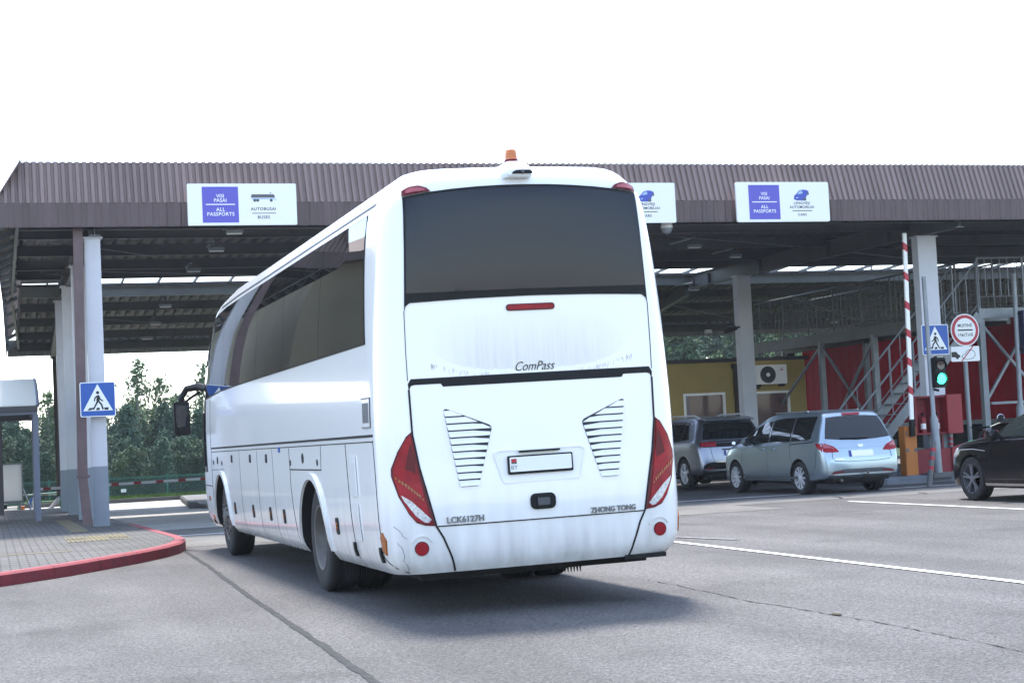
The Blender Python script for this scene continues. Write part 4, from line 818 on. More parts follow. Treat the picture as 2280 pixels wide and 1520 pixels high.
part(MB().lathe([(3.655, .0535), (3.66, .0535)], (-.04, .14, 0), 'z', 24).lathe([(3.675, .0515), (3.68, .0515)], (-.04, .14, 0), 'z', 24), "beacon_ribs", 'amber', bc)
# scuffs at the rear left corner
mb = MB(); rr_ = random.Random(11)
for base in ((-1.18, .62), (-1.15, .48), (-1.12, .40), (-1.2, .75)):
    a, b = base; P = [(a, b)]
    for k in range(7): P.append((P[-1][0] + rr_.uniform(-.004, .02), P[-1][1] - rr_.uniform(.005, .03)))
    sk.strip(mb, [p for p in P if p[1] > .37], .004, 'rear', .0015)
part(mb, "scuff_marks", mat("scuff", (0.2, 0.2, 0.22), 0.7))
# ------------------------------------------------------------------ cars
def make_car(name, label, cat, x, y, heading, sp):
    """Local frame: x right, y forward from the rear bumper, z up."""
    t = thing(name, label, cat, (x, y, 0), rot=(0, 0, R(heading)))
    L, Wd = sp['L'], sp['W']; zt, zb, z0, wr = sp['top'], sp['belt'], sp['bottom'], sp['wroof']
    ys = [0, .015, .04, .08, .13, .2, .28, .36, .45, .56, .7]; k = .85
    while k < L - .75: ys.append(k); k += .11
    ys += [L - f for f in (.7, .58, .46, .36, .27, .19, .12, .07, .035, .012, 0)]
    vs = []; ring = None
    for yy in ys:
        T = smoothtab(yy, zt); B = min(smoothtab(yy, zb), T - .05); b0 = smoothtab(yy, z0); W_ = Wd * smoothtab(yy, sp['plan']); hh = max(0, min(1, (T - B) / .5)); wr_ = W_ * .90 * (1 - hh) + wr * hh
        wr_ = min(wr_, W_ * .93); g = T - B; half = [(W_ * .80, b0), (W_ * .955, b0 + .012), (W_ * .985, b0 + .06)]
        for f in (.22, .36, .5, .62, .74, .84, .92):
            z = b0 + (B - b0) * f; w = W_ * (1.0 - .018 * (2 * f - 1.1) ** 2 - (.012 if f > .9 else 0)); half.append((w, z))
        half += [(W_ * .972, B - .018), (W_ * .945, B + .004)]
        zr = T - min(.05, g * .35)
        for f in (.2, .4, .6, .8): half.append((W_ * .94 + (wr_ - W_ * .94) * (f ** 1.25), B + .01 + (zr - B - .01) * f))
        half += [(wr_, zr), (wr_ - .018, zr + (T - zr) * .45), (wr_ - .055, zr + (T - zr) * .78), (wr_ - .13, zr + (T - zr) * .94), (wr_ * .5, T + .004), (0, T + .012)]
        sec = [(a, yy, b) for a, b in half] + [(-a, yy, b) for a, b in reversed(half[:-1])]; ring = len(sec); vs += sec
    nS = len(ys); fs = [(i * ring + j, i * ring + (j + 1) % ring, (i + 1) * ring + (j + 1) % ring, (i + 1) * ring + j) for i in range(nS - 1) for j in range(ring)]
    fs += [tuple(range(ring)), tuple((nS - 1) * ring + j for j in range(ring - 1, -1, -1))]
    body = MB().add(vs, fs).build("body", sp['paint'], t, smooth=True, world=False); k_ = Skin(body.data); k_.fy = L
    r, ra = sp['wheel'], sp['arch']; cuts = []
    for v in sp['axles']:
        for s in (-1, 1):
            pts = [(v + ra * math.cos(R(a)), r + ra * math.sin(R(a))) for a in range(0, 181, 10)] + [(v - ra, .05), (v + ra, .05)]
            cuts.append(MB().prismx(pts, s * (Wd - .36), s * (Wd + .3)))
    cut(body, cuts)
    P = lambda mb, nm, m, par=t, smooth=False, bevel=0: mb.build(nm, m, par, smooth=smooth, world=False, bevel=bevel)
    P(MB().box(-Wd + .37, Wd - .37, .25, L - .25, .19, .34).box(-Wd * .7, Wd * .7, .1, .4, .24, .34), "underbody", 'under')
    for v in sp['axles']:
        for s in (-1, 1):
            cx = s * (Wd - .125); tw = .11
            ty = P(MB().lathe([(-tw, r * .68), (-tw - .004, r * .8), (-tw, r * .93), (-tw + .02, r * .985), (-tw + .04, r), (-.03, r), (-.025, r - .008), (-.012, r - .008), (-.007, r), (.03, r), (.035, r - .008), (.047, r - .008), (.05, r), (tw - .03, r), (tw - .012, r * .98), (tw, r * .92), (tw + .004, r * .8), (tw - .004, r * .68)], (cx, v, r), 'x', 40, False), "tyre", 'rubber', t, smooth=True)
            rm = r * sp['rimf']; mb = MB().lathe([(s * .098, rm), (s * .108, rm * .985), (s * .106, rm * .93), (s * .06, rm * .90), (-s * .06, rm * .86)], (cx, v, r), 'x', 40, False); P(mb, "rim_barrel", sp['rimmat'], ty, smooth=True)
            P(MB().lathe([(-s * .02, rm * .88), (-s * .02, .06), (-s * .02, 0)], (cx, v, r), 'x', 24), "brake_disc", 'under', ty)
            mb = MB(); ns = sp['spokes']
            for q in range(ns):
                a = 2 * math.pi * q / ns + .3; tws = sp.get('twist', 0)
                for da in sp['split']:
                    a0 = a + da * .35; a1 = a + da + tws
                    mb.bar((cx + s * .085, v + rm * .18 * math.cos(a0), r + rm * .18 * math.sin(a0)), (cx + s * .098, v + rm * .95 * math.cos(a1), r + rm * .95 * math.sin(a1)), sp['spw'], .03, (1, 0, 0))
            mb.lathe([(s * .07, rm * .26), (s * .105, rm * .22), (s * .11, rm * .1), (s * .108, 0)], (cx, v, r), 'x', 20); P(mb, "rim", sp['rimmat'], ty, bevel=.003)
    def sideway(poly, nm, m, off=.004, par=t, sides=('left', 'right'), step=.1, smooth=True, dep=.012):
        out = []
        for ax in sides:
            mb = MB(); area = sum(a[0] * b[1] - b[0] * a[1] for a, b in zip(poly, poly[1:] + poly[:1])); pp = poly if (area > 0) == (ax == 'right') else poly[::-1]
            k_.poly(mb, pp, ax, off, step, dep); out.append(P(mb, nm, m, par, smooth))
        return out
    def rearway(poly, nm, m, off=.004, par=t, step=.08, ax='rear', smooth=True, dep=.012, mirror=False):
        out = []
        for s in ((1, -1) if mirror else (1,)):
            pp = [(s * a, b) for a, b in poly]; area = sum(a[0] * b[1] - b[0] * a[1] for a, b in zip(pp, pp[1:] + pp[:1]))
            if (area > 0) != (ax == 'rear'): pp = pp[::-1]
            mb = MB(); k_.poly(mb, pp, ax, off, step, dep); out.append(P(mb, nm, m, par, smooth))
        return out
    def seamline(pts, w=.006, axs=('left', 'right'), m='gap', nm="panel_seam"):
        for ax in axs: P(k_.strip(MB(), pts, w, ax, .002, .06), nm, m)
    sp['detail'](dict(t=t, P=P, side=sideway, rear=rearway, seam=seamline, k=k_, L=L, W=Wd))
    return t

def van_detail(c):
    t, P, side, rear, seam, k_, L, W_ = (c[q] for q in ('t', 'P', 'side', 'rear', 'seam', 'k', 'L', 'W'))
    rear([(-.70, 1.055), (-.35, 1.025), (0, 1.012), (.35, 1.025), (.70, 1.055), (.665, 1.18), (.60, 1.36), (.56, 1.455), (.3, 1.475), (0, 1.48), (-.3, 1.475), (-.56, 1.455), (-.60, 1.36), (-.665, 1.18)], "rear_window", 'carglass', .005)
    rear(rrect(-.19, .19, 1.492, 1.53, .015), "high_brake_light", 'redlamp', .012)
    mb = MB(); pts = [k_.pos(a, b, 'rear', .02) for a, b in ((0, 1.035), (-.12, 1.045), (-.3, 1.048))]; mb.tube(pts, [.022, .015, .008], 6); pts = [k_.pos(a, b, 'rear', .022) for a, b in ((.2, 1.04), (-.4, 1.05))]; mb.tube(pts, .012, 6); P(mb, "rear_wiper", 'black')
    lamps = rear([(.785, .972), (.70, .955), (.56, .90), (.49, .83), (.475, .80), (.62, .795), (.74, .80), (.785, .815)], "tail_lamp", 'redlamp', .006, mirror=True, dep=.02)
    for s, l in zip((1, -1), lamps):
        rear([(s * a, b) for a, b in ((.77, .955), (.70, .938), (.62, .895), (.63, .875), (.77, .885))], "clear_lens", 'pinklamp', .011, l)
        side([(.02, .82), (.02, .97), (.14, .975), (.30, .968), (.26, .92), (.18, .86), (.1, .83)], "lamp_wing", 'redlamp', .005, l, ('right',) if s > 0 else ('left',), .05)
    rear(rrect(-.27, .25, .70, .815, .01), "number_plate", 'signwhite', .012); rear(rrect(-.27, -.225, .70, .815, .006), "plate_band", 'blueplate', .015)
    rear([(-.06, .915), (-.03, .935), (0, .915), (.03, .935), (.06, .915), (.06, .90), (.03, .875), (0, .868), (-.03, .875), (-.06, .90)], "tailgate_emblem", 'chrome', .01)
    rear([(-.60, .87), (.60, .87), (.60, .878), (0, .884), (-.60, .878)], "tailgate_crease", 'silverblue', .006)
    rear([(-.58, .655), (-.40, .655), (-.40, .672), (-.58, .672)], "model_badge", 'chrome', .008)
    mb = MB(); k_.strip(mb, [(-.62, .80), (-.64, .69), (-.58, .63), (-.3, .61), (.3, .61), (.58, .63), (.64, .69), (.62, .80)], .009, 'rear', .003, .05); P(mb, "tailgate_seam", 'gap')
    rear([(-.76, .27), (-.73, .36), (-.62, .44), (-.4, .47), (.4, .47), (.62, .44), (.73, .36), (.76, .27)], "bumper_valance", 'greyplastic', .006)
    rear([(.42, .40), (.66, .38), (.66, .42), (.42, .44)], "rear_reflector", 'reddark', .012, mirror=True)
    P(MB().bar((.05, .1, .33), (.05, -.09, .36), .03).lathe([(.36, .02), (.41, .025), (.43, .015)], (.05, -.09, 0), 'z', 10), "tow_bar", 'rim')
    P(MB().tube([(-.45, .3, .27), (-.45, .02, .26)], .03, 10), "exhaust", 'rim')
    zt_ = lambda v: 1.485 - max(0, v - 1.6) ** 2 * .095; zb_ = lambda v: 1.075 - .028 * v
    def pane(a, b, inset=.0):
        n = 6; st = [a + (b - a) * i / n for i in range(n + 1)]; return [(v, zb_(v)) for v in st] + [(v, max(zt_(v), zb_(v) + .01)) for v in reversed(st)]
    side(pane(.50, 3.42), "window_band", 'black', .002); side(pane(.52, 1.25), "quarter_window", 'carglass', .007); side(pane(1.34, 2.16), "rear_side_window", 'carglass', .007); side(pane(2.27, 3.02), "front_side_window", 'carglass', .007); side(pane(3.05, 3.33), "corner_window", 'carglass', .007)
    for ax in ('left', 'right'):
        mb = MB(); k_.strip(mb, [(v, zb_(v) - .01) for v in (.5, 1.2, 2, 2.8, 3.4)], .012, ax, .008, .1); k_.strip(mb, [(1.27, 1.04), (1.30, 1.48)], .02, ax, .009); k_.strip(mb, [(2.19, 1.02), (2.23, 1.45)], .02, ax, .009); P(mb, "window_trim", 'chrome')
    seam([(.36, 1.0), (.9, .985), (1.28, .965)], .018); seam([(2.21, 1.0), (2.22, .7), (2.2, .34), (1.2, .33)], .006); seam([(3.28, .96), (3.35, .7), (3.3, .34), (2.2, .33)], .006); seam([(1.27, .97), (1.25, .72), (1.12, .55)], .006); seam([(.2, .95), (.26, .85), (.3, .6), (.34, .5)], .006)
    for v in (1.95, 2.42):
        for s in (-1, 1): P(MB().tube([k_.pos(v + d, .885, 'left' if s < 0 else 'right', o) for d, o in ((-.11, .0), (-.08, .03), (.08, .03), (.11, .0))], .014, 6), "door_handle", 'silverblue', smooth=True)
    side([(1.0, .30), (1.0, .345), (3.25, .345), (3.25, .30)], "sill_trim", 'greyplastic', .006)
    for s in (-1, 1):
        q = k_.pos(2.95, 1.03, 'left' if s < 0 else 'right', .0); mb = MB().lathe([(-.075, .05), (-.06, .085), (0, .10), (.05, .085), (.075, .03)], (q.x + s * .14, q.y, q.z + .02), 'y', 14); m_ = P(mb, "wing_mirror", 'silverblue', smooth=True)
        P(MB().lathe([(-.078, .07), (-.07, .085)], (q.x + s * .14, q.y, q.z + .02), 'y', 14), "mirror_glass", 'carglass', m_); P(MB().bar(q, (q.x + s * .1, q.y, q.z), .05, .03), "mirror_foot", 'black', m_)
    rear([(.45, .62), (.78, .66), (.80, .80), (.70, .82), (.5, .74)], "headlight", 'clearlamp', .006, ax='front', mirror=True); rear([(-.62, 1.0), (.62, 1.0), (.55, 1.42), (-.55, 1.42)], "windscreen", 'carglass', .005, ax='front', step=.12)
    for s in (-1, 1): P(MB().bar((s * .55, 1.0, 1.598), (s * .56, 2.3, 1.595), .03, .02), "roof_rail", 'silverblue')
van = dict(L=4.58, W=.872, paint='silverblue', wheel=.32, arch=.372, axles=(.93, 3.68), rimf=.70, rimmat='alloy', spokes=10, split=(0,), spw=.03, twist=.35, wroof=.60,
           top=[(0, .66), (.03, .78), (.06, .88), (.09, .98), (.14, 1.06), (.20, 1.2), (.30, 1.42), (.36, 1.51), (.46, 1.565), (.7, 1.59), (1.5, 1.605), (2.1, 1.59), (2.6, 1.53), (3.0, 1.38), (3.4, 1.17), (3.7, 1.035), (4.1, .93), (4.4, .80), (4.53, .66), (4.58, .56)],
           belt=[(0, .62), (.1, .9), (.2, 1.02), (.5, 1.04), (2, 1.0), (3.2, .965), (3.7, .95), (4.2, .84), (4.58, .5)], bottom=[(0, .36), (.1, .30), (.4, .27), (1, .24), (3.6, .24), (4.3, .22), (4.58, .28)],
           plan=[(0, .84), (.03, .885), (.08, .92), (.2, .955), (.45, .985), (.9, 1.0), (3.5, 1.0), (4.0, .96), (4.3, .88), (4.5, .74), (4.58, .62)], detail=van_detail)
make_car("minivan", "light silver blue minivan stopped on the stop line, tail lamps towards us", "minivan", 15.86, 28.5, 1.5, van)

def suv_detail(c):
    t, P, side, rear, seam, k_, L, W_ = (c[q] for q in ('t', 'P', 'side', 'rear', 'seam', 'k', 'L', 'W'))
    rear([(-.72, 1.11), (.72, 1.11), (.60, 1.43), (.5, 1.46), (-.5, 1.46), (-.60, 1.43)], "rear_window", 'carglass', .005)
    rear([(-.80, .93), (.80, .93), (.80, 1.04), (.6, 1.06), (-.6, 1.06), (-.80, 1.04)], "black_tail_band", 'black', .004)
    l = rear([(.79, .945), (.79, 1.03), (.60, 1.05), (.42, 1.04), (.44, .945)], "tail_lamp", 'redlamp', .010, mirror=True)
    rear([(-.05, .975), (-.02, 1.03), (.04, 1.03), (.05, .99), (.02, .955)], "tailgate_emblem", 'chrome', .012)
    rear(rrect(-.26, .26, .735, .85, .01), "number_plate", 'signwhite', .012); rear(rrect(-.26, -.215, .735, .85, .005), "plate_band", 'blueplate', .015); rear([(-.3, .86), (.3, .86), (.3, .885), (-.3, .885)], "plate_lamp", 'black', .01)
    rear([(-.78, .24), (-.78, .52), (-.68, .58), (-.5, .60), (.5, .60), (.68, .58), (.78, .52), (.78, .24)], "rear_bumper", 'black', .006); rear([(-.5, .585), (.5, .585), (.48, .61), (-.48, .61)], "bumper_strip", 'chrome', .012); rear([(.55, .43), (.72, .43), (.72, .47), (.55, .47)], "rear_reflector", 'reddark', .012, mirror=True)
    mb = MB(); k_.strip(mb, [(-.58, .93), (-.56, .75), (-.52, .62)], .008, 'rear', .003, .05); k_.strip(mb, [(.58, .93), (.56, .75), (.52, .62)], .008, 'rear', .003, .05); P(mb, "tailgate_seam", 'gap')
    zb_ = lambda v: 1.10 - .02 * v; zt_ = lambda v: 1.475 - max(0, v - 1.9) ** 2 * .13
    def pane(a, b):
        st = [a + (b - a) * i / 5 for i in range(6)]; return [(v, zb_(v)) for v in st] + [(v, max(zt_(v), zb_(v) + .01)) for v in reversed(st)]
    side([(.62, 1.12), (1.0, 1.08), (3.1, 1.04), (2.9, 1.2), (2.4, 1.42), (1.9, 1.475), (.9, 1.45)], "window_band", 'black', .002); side([(.70, 1.14), (1.06, 1.09), (1.06, 1.44), (.92, 1.44)], "quarter_window", 'carglass', .007); side(pane(1.12, 1.9), "rear_side_window", 'carglass', .007); side(pane(2.0, 2.85), "front_side_window", 'carglass', .007)
    seam([(1.92, 1.06), (1.9, .4), (1.1, .38)]); seam([(2.95, 1.04), (3.0, .6), (2.9, .4), (1.9, .38)])
    for ax in ('left', 'right'):
        mb = MB(); k_.strip(mb, [(.8, 1.47), (1.3, 1.50), (2.0, 1.50), (2.6, 1.38)], .025, ax, .008, .1); P(mb, "window_trim", 'chrome')
    for s in (-1, 1):
        P(MB().tube([(s * .58, .55, 1.60), (s * .6, .8, 1.655), (s * .6, 2.0, 1.66), (s * .58, 2.3, 1.61)], .02, 8), "roof_rail", 'alloy', smooth=True)
    P(MB().add([(-.6, .16, 1.545), (.6, .16, 1.545), (.6, .5, 1.60), (-.6, .5, 1.60), (-.6, .17, 1.515), (.6, .17, 1.515), (.6, .5, 1.57), (-.6, .5, 1.57)], [(0, 1, 2, 3), (4, 5, 6, 7), (0, 1, 5, 4), (1, 2, 6, 5), (2, 3, 7, 6), (3, 0, 4, 7)]), "spoiler", 'slate', bevel=.008)
    side([(.5, .25), (.5, .42), (.6, .6), (.62, .72), (1.2, .72), (1.25, .4), (3.1, .4), (3.1, .25)][:0] or [(1.3, .25), (1.3, .36), (3.0, .36), (3.0, .25)], "sill_trim", 'black', .006)
    rear([(-.62, 1.08), (.62, 1.08), (.55, 1.45), (-.55, 1.45)], "windscreen", 'carglass', .005, ax='front', step=.12); rear([(.5, .72), (.8, .74), (.82, .84), (.55, .84)], "headlight", 'clearlamp', .006, ax='front', mirror=True)
suv = dict(L=4.44, W=.905, paint='slate', wheel=.345, arch=.40, axles=(.87, 3.54), rimf=.70, rimmat='alloy', spokes=5, split=(-.12, .12), spw=.03, wroof=.63,
           top=[(0, .62), (.03, .85), (.07, 1.0), (.12, 1.08), (.22, 1.25), (.36, 1.47), (.46, 1.57), (.8, 1.61), (1.6, 1.625), (2.1, 1.60), (2.6, 1.50), (3.0, 1.31), (3.3, 1.13), (3.6, 1.06), (4.1, .97), (4.35, .82), (4.44, .62)],
           belt=[(0, .58), (.1, .95), (.25, 1.06), (2, 1.04), (3.2, 1.01), (3.7, .98), (4.44, .55)], bottom=[(0, .40), (.1, .34), (.5, .3), (1, .26), (3.6, .26), (4.44, .3)],
           plan=[(0, .86), (.03, .90), (.08, .93), (.2, .965), (.5, 1.0), (3.6, 1.0), (4.1, .95), (4.35, .84), (4.44, .72)], detail=suv_detail)
make_car("sport_utility_vehicle", "dark silver sport utility car ahead of the minivan beside the coach's right side", "car", 16.1, 34.7, 0, suv)

def black_detail(c):
    t, P, side, rear, seam, k_, L, W_ = (c[q] for q in ('t', 'P', 'side', 'rear', 'seam', 'k', 'L', 'W'))
    zb_ = lambda v: 1.055 - .012 * v; zt_ = lambda v: 1.42 - max(0, v - 2.0) ** 2 * .19
    def pane(a, b):
        st = [a + (b - a) * i / 6 for i in range(7)]; return [(v, zb_(v)) for v in st] + [(v, max(zt_(v), zb_(v) + .01)) for v in reversed(st)]
    side(pane(.7, 3.28), "window_band", 'black', .002); side(pane(.8, 1.75), "rear_side_window", 'carglass', .007); side(pane(1.85, 3.02), "front_side_window", mat("lit_side_glass", (0.02, 0.026, 0.027), 0.03, spec=0.5), .007); side(pane(3.05, 3.2), "corner_window", 'carglass', .007)
    for ax in ('left', 'right'):
        mb = MB(); k_.strip(mb, [(v, zb_(v) - .012) for v in (.7, 1.5, 2.3, 3.25)], .016, ax, .008, .1); P(mb, "window_trim", 'chrome')
    seam([(1.82, 1.02), (1.8, .42), (1.1, .38)]); seam([(3.18, .98), (3.25, .7), (3.15, .42), (1.8, .38)]); seam([(3.3, .95), (4.0, .91), (4.35, .86)], .005)
    for v in (1.5, 2.05):
        for s in (-1, 1): P(MB().tube([k_.pos(v + d, .90, 'left' if s < 0 else 'right', o) for d, o in ((-.11, .0), (-.08, .03), (.08, .03), (.11, .0))], .014, 6), "door_handle", 'chrome', smooth=True)
    for s in (-1, 1):
        q = k_.pos(2.98, 1.02, 'left' if s < 0 else 'right', .0); m_ = P(MB().lathe([(-.07, .06), (-.05, .09), (.03, .10), (.08, .075), (.10, .03)], (q.x + s * .15, q.y + .02, q.z + .03), 'y', 16), "wing_mirror", 'carblack', smooth=True)
        P(MB().lathe([(.035, .1015), (.05, .096), (.06, .09)], (q.x + s * .15, q.y + .02, q.z + .03), 'y', 16), "mirror_trim", 'chrome', m_, smooth=True); P(MB().bar(q, (q.x + s * .1, q.y, q.z), .06, .03), "mirror_foot", 'carblack', m_)
    side([(L - .33, .70), (L - .10, .70), (L - .12, .80), (L - .3, .83), (L - .52, .85), (L - .46, .78)], "headlight", 'clearlamp', .006, step=.05)
    rear([(.5, .72), (.86, .70), (.86, .80), (.55, .80)], "headlight", 'clearlamp', .006, ax='front', mirror=True); rear([(-.42, .45), (.42, .45), (.48, .74), (-.48, .74)], "grille", 'black', .006, ax='front'); rear([(-.55, .745), (.55, .745), (.55, .76), (-.55, .76)], "grille_trim", 'chrome', .01, ax='front')
    rear([(-.62, 1.04), (.62, 1.04), (.55, 1.4), (-.55, 1.4)], "windscreen", 'carglass', .005, ax='front', step=.12); rear([(-.6, 1.05), (.6, 1.05), (.5, 1.36), (-.5, 1.36)], "rear_window", 'carglass', .005)
    side([(1.2, .25), (1.2, .29), (3.4, .29), (3.4, .25)], "sill_trim", 'chrome', .006); seam([(3.35, .80), (3.7, .83), (4.1, .82)], .008, m='alloy', nm="wing_trim")
black = dict(L=4.70, W=.92, paint='carblack', wheel=.352, arch=.395, axles=(.95, 3.80), rimf=.72, rimmat='alloydark', spokes=5, split=(-.14, .14), spw=.028, wroof=.62,
             top=[(0, .7), (.05, .92), (.12, 1.02), (.4, 1.28), (.6, 1.42), (1.0, 1.49), (1.8, 1.52), (2.3, 1.48), (2.8, 1.32), (3.3, 1.08), (3.5, 1.03), (4.0, .965), (4.4, .89), (4.58, .80), (4.66, .68), (4.70, .55)],
             belt=[(0, .65), (.1, .9), (.3, 1.0), (2, .99), (3.2, .97), (3.8, .93), (4.3, .85), (4.7, .5)], bottom=[(0, .38), (.1, .32), (.5, .26), (1, .22), (3.7, .22), (4.4, .22), (4.7, .28)],
             plan=[(0, .86), (.1, .93), (.4, .99), (.9, 1.0), (3.6, 1.0), (4.1, .97), (4.4, .90), (4.6, .78), (4.70, .66)], detail=black_detail)
make_car("black_car", "glossy black car entering at the right edge, nose past the white line", "car", 16.05, 19.92, 0, black)
# ------------------------------------------------------------------ right side: kiosk, truck, gantry, signals
k = thing("yellow_kiosk", "low yellow rendered kiosk with dark windows behind the cars", "building", (20, 44, 0))
# wall with two window openings (butted panels)
Yw = 44.0; mb = MB()
ops = [(18.9, 20.2, .9, 2.36), (21.0, 22.24, .9, 2.34)]
mb.box(14.5, 18.9, Yw, Yw + .25, 0, 3.22).box(20.2, 21.0, Yw, Yw + .25, 0, 3.22).box(22.24, 22.78, Yw, Yw + .25, 0, 3.22)
for a, b, z0, z1 in ops: mb.box(a, b, Yw, Yw + .25, 0, z0).box(a, b, Yw, Yw + .25, z1, 3.22)
mb.box(14.5, 14.75, Yw + .25, 48.5, 0, 3.22).box(22.53, 22.78, Yw + .25, 48.5, 0, 3.22); mb.build("wall", 'yellow', k)
MB().box(14.35, 22.86, Yw - .12, 48.7, 3.22, 3.32).build("roof", 'shelterdark', k)
for a, b, z0, z1 in ops:
    f = MB().box(a, a + .07, Yw - .02, Yw + .1, z0, z1).box(b - .07, b, Yw - .02, Yw + .1, z0, z1).box(a + .07, b - .07, Yw - .02, Yw + .1, z1 - .07, z1).box(a + .07, b - .07, Yw - .02, Yw + .1, z0, z0 + .07).build("window_frame", 'whiteplain', k)
    MB().box(a + .07, b - .07, Yw + .05, Yw + .07, z0 + .07, z1 - .07).build("pane", 'maroon', f); MB().box(a + .07, a + .2, Yw + .03, Yw + .05, z0 + .07, z1 - .07).build("side_pane", 'bluedark', f); MB().box(a - .05, b + .05, Yw - .1, Yw - .02, z0 - .05, z0).build("sill", 'whiteplain', f)
MB().box(21.35, 22.0, Yw + .02, Yw + .05, 1.02, 1.35).build("notice", 'plategrey', k)
MB().bar((20.52, Yw - .09, 3.1), (20.56, Yw - .09, .05), .13, .1).box(20.42, 20.66, Yw - .16, Yw - .02, 3.02, 3.16).build("downspout", 'darkpipe', k)
a = thing("air_conditioner", "white outdoor air conditioner unit with round fan on the yellow kiosk wall", "air conditioner", (21.55, 43.8, 2.5))
MB().box(21.07, 22.03, 43.66, 43.96, 2.53, 3.08).build("casing", 'whiteplain', a, bevel=.015); mb = MB().lathe([(43.655, .24), (43.645, .245), (43.64, .235)], (21.42, 0, 2.80), 'y', 32)
g = MB().prism(disc(21.42, 2.80, .245, 32), 43.650, 43.658).build("fan_grille", 'inkgrey', a); mb = MB()
for q in range(24): mb.bar((21.42 + .06 * math.cos(q * .2618), 43.645, 2.80 + .06 * math.sin(q * .2618)), (21.42 + .235 * math.cos(q * .2618), 43.645, 2.80 + .235 * math.sin(q * .2618)), .006)
for rr in (.1, .15, .2): mb.tube([(21.42 + rr * math.cos(i * .2618), 43.645, 2.80 + rr * math.sin(i * .2618)) for i in range(25)], .005, 5)
mb.build("fan_guard", 'black', g); MB().prism(disc(21.42, 2.80, .06, 20), 43.63, 43.65).build("fan_hub", 'whiteplain', a)
mb = MB()
for ang in (90, 210, 330):
    c_, s_ = math.cos(R(ang)), math.sin(R(ang)); cx, cz = 21.86 + .03 * c_, 2.94 + .03 * s_; mb.prism([(cx + .03 * c_, cz + .03 * s_), (cx - .018 * s_, cz + .018 * c_), (cx - .03 * c_, cz - .03 * s_), (cx + .018 * s_, cz - .018 * c_)][::-1], 43.652, 43.662)
mb.build("emblem", 'signred', a); MB().box(21.15, 21.2, 43.68, 44.0, 2.46, 2.53).box(21.9, 21.95, 43.68, 44.0, 2.46, 2.53).tube([(21.1, 43.9, 2.6), (21.0, 43.95, 2.45), (21.3, 43.97, 2.42)], .02, 6).build("wall_bracket", 'black', a)
# truck with curtain-sided trailer, facing away
tr = thing("articulated_truck", "red curtain sided articulated truck parked behind the steel stair gantry", "truck", (26.9, 44, 0)); mb = MB()
XT = 25.6; n = 90; vs = []
for i in range(n + 1):
    y = 36.0 + 13.5 * i / n; d = .018 * math.sin(i * 1.9) + .012 * math.sin(i * .7)
    for z, f in ((1.22, .2), (1.6, .7), (2.2, 1), (3.0, 1), (3.6, .7), (3.86, 0)): vs.append((XT - d * f - .02, y, z))
m_ = 6; mb.add(vs, [(i * m_ + j, (i + 1) * m_ + j, (i + 1) * m_ + j + 1, i * m_ + j + 1) for i in range(n) for j in range(m_ - 1)]); mb.build("side_curtain", 'curtain', tr, smooth=True, fix=False)
MB().box(XT + .02, XT + 2.5, 36.0, 49.5, 1.2, 3.9).build("trailer_body", 'curtain', tr); MB().box(XT - .04, XT + 2.52, 35.98, 49.52, 3.86, 4.0).box(XT - .03, XT, 36.0, 49.5, 1.12, 1.24).build("top_rail", 'galv', tr)
MB().box(XT + .5, XT + 2.0, 36, 49.4, .75, 1.12).box(XT + .05, XT + .12, 38.5, 44.0, .5, 1.0).build("chassis", 'under', tr)
for y in (37.2, 38.5, 39.8, 48.6): MB().lathe([(0, .3), (.01, .48), (.05, .5), (.3, .5), (.32, .3)], (XT + .05, y, .5), 'x', 30).build("wheel", 'rubber', tr, smooth=True)
cab = MB().prismx([(50.2, .6), (50.2, 3.0), (50.3, 3.35), (50.9, 3.62), (51.6, 3.5), (52.3, 3.2), (52.5, 2.4), (52.6, .6)], XT - .1, XT + 2.4).build("cab", 'carblack', tr, bevel=.05); MB().box(XT - .3, XT - .05, 50.0, 50.15, 3.3, 3.75).build("air_deflector", 'black', tr); MB().box(XT - .42, XT - .3, 50.02, 50.1, 3.25, 3.72).build("deflector_edge", 'chrome', tr)
# inspection gantry: stairs, platform, walkway with railings
g = thing("stair_gantry", "grey galvanised stair and inspection walkway with railings beside the red truck", "gantry", (22, 35, 0)); RZ = 3.78
Y0, Y1 = 33.55, 34.6
MB().box(21.9, 23.35, Y0, Y1, RZ - .03, RZ).build("platform", 'galv', g); MB().box(21.88, 23.37, Y0 - .03, Y0, RZ - .2, RZ + .03).build("edge_plate", 'galv', g); MB().box(21.88, 23.37, Y1, Y1 + .03, RZ - .2, RZ + .03).build("edge_plate", 'galv', g)
MB().box(22.1, 23.35, Y1 + .03, 47, RZ - .06, RZ - .03).box(21.98, 22.08, Y1 + .03, 47, RZ - .28, RZ + .02).box(23.35, 23.45, Y1 + .03, 47, RZ - .28, RZ + .02).build("walkway", 'steel', g)
def railing(pts, nm, balus=.19, hgt=1.1, mid=None, low=.12, mt='galv'):
    mb = MB(); tops = [Vector(p) + Vector((0, 0, hgt)) for p in pts]; mb.tube(tops, .024, 8)
    lo = [Vector(p) + Vector((0, 0, low)) for p in pts]; mb.tube(lo, .014, 6); r = mb.build(nm, mt, g)
    mb = MB()
    for a, b in zip(pts, pts[1:]):
        a = Vector(a); b = Vector(b); n_ = max(1, int((b - a).length / balus))
        for i in range(n_ + 1):
            p = a + (b - a) * i / n_; big_ = i % 6 == 0; mb.bar(p + Vector((0, 0, low if not big_ else 0)), p + Vector((0, 0, hgt)), .04 if big_ else .016)
    mb.build("balusters", mt, r)
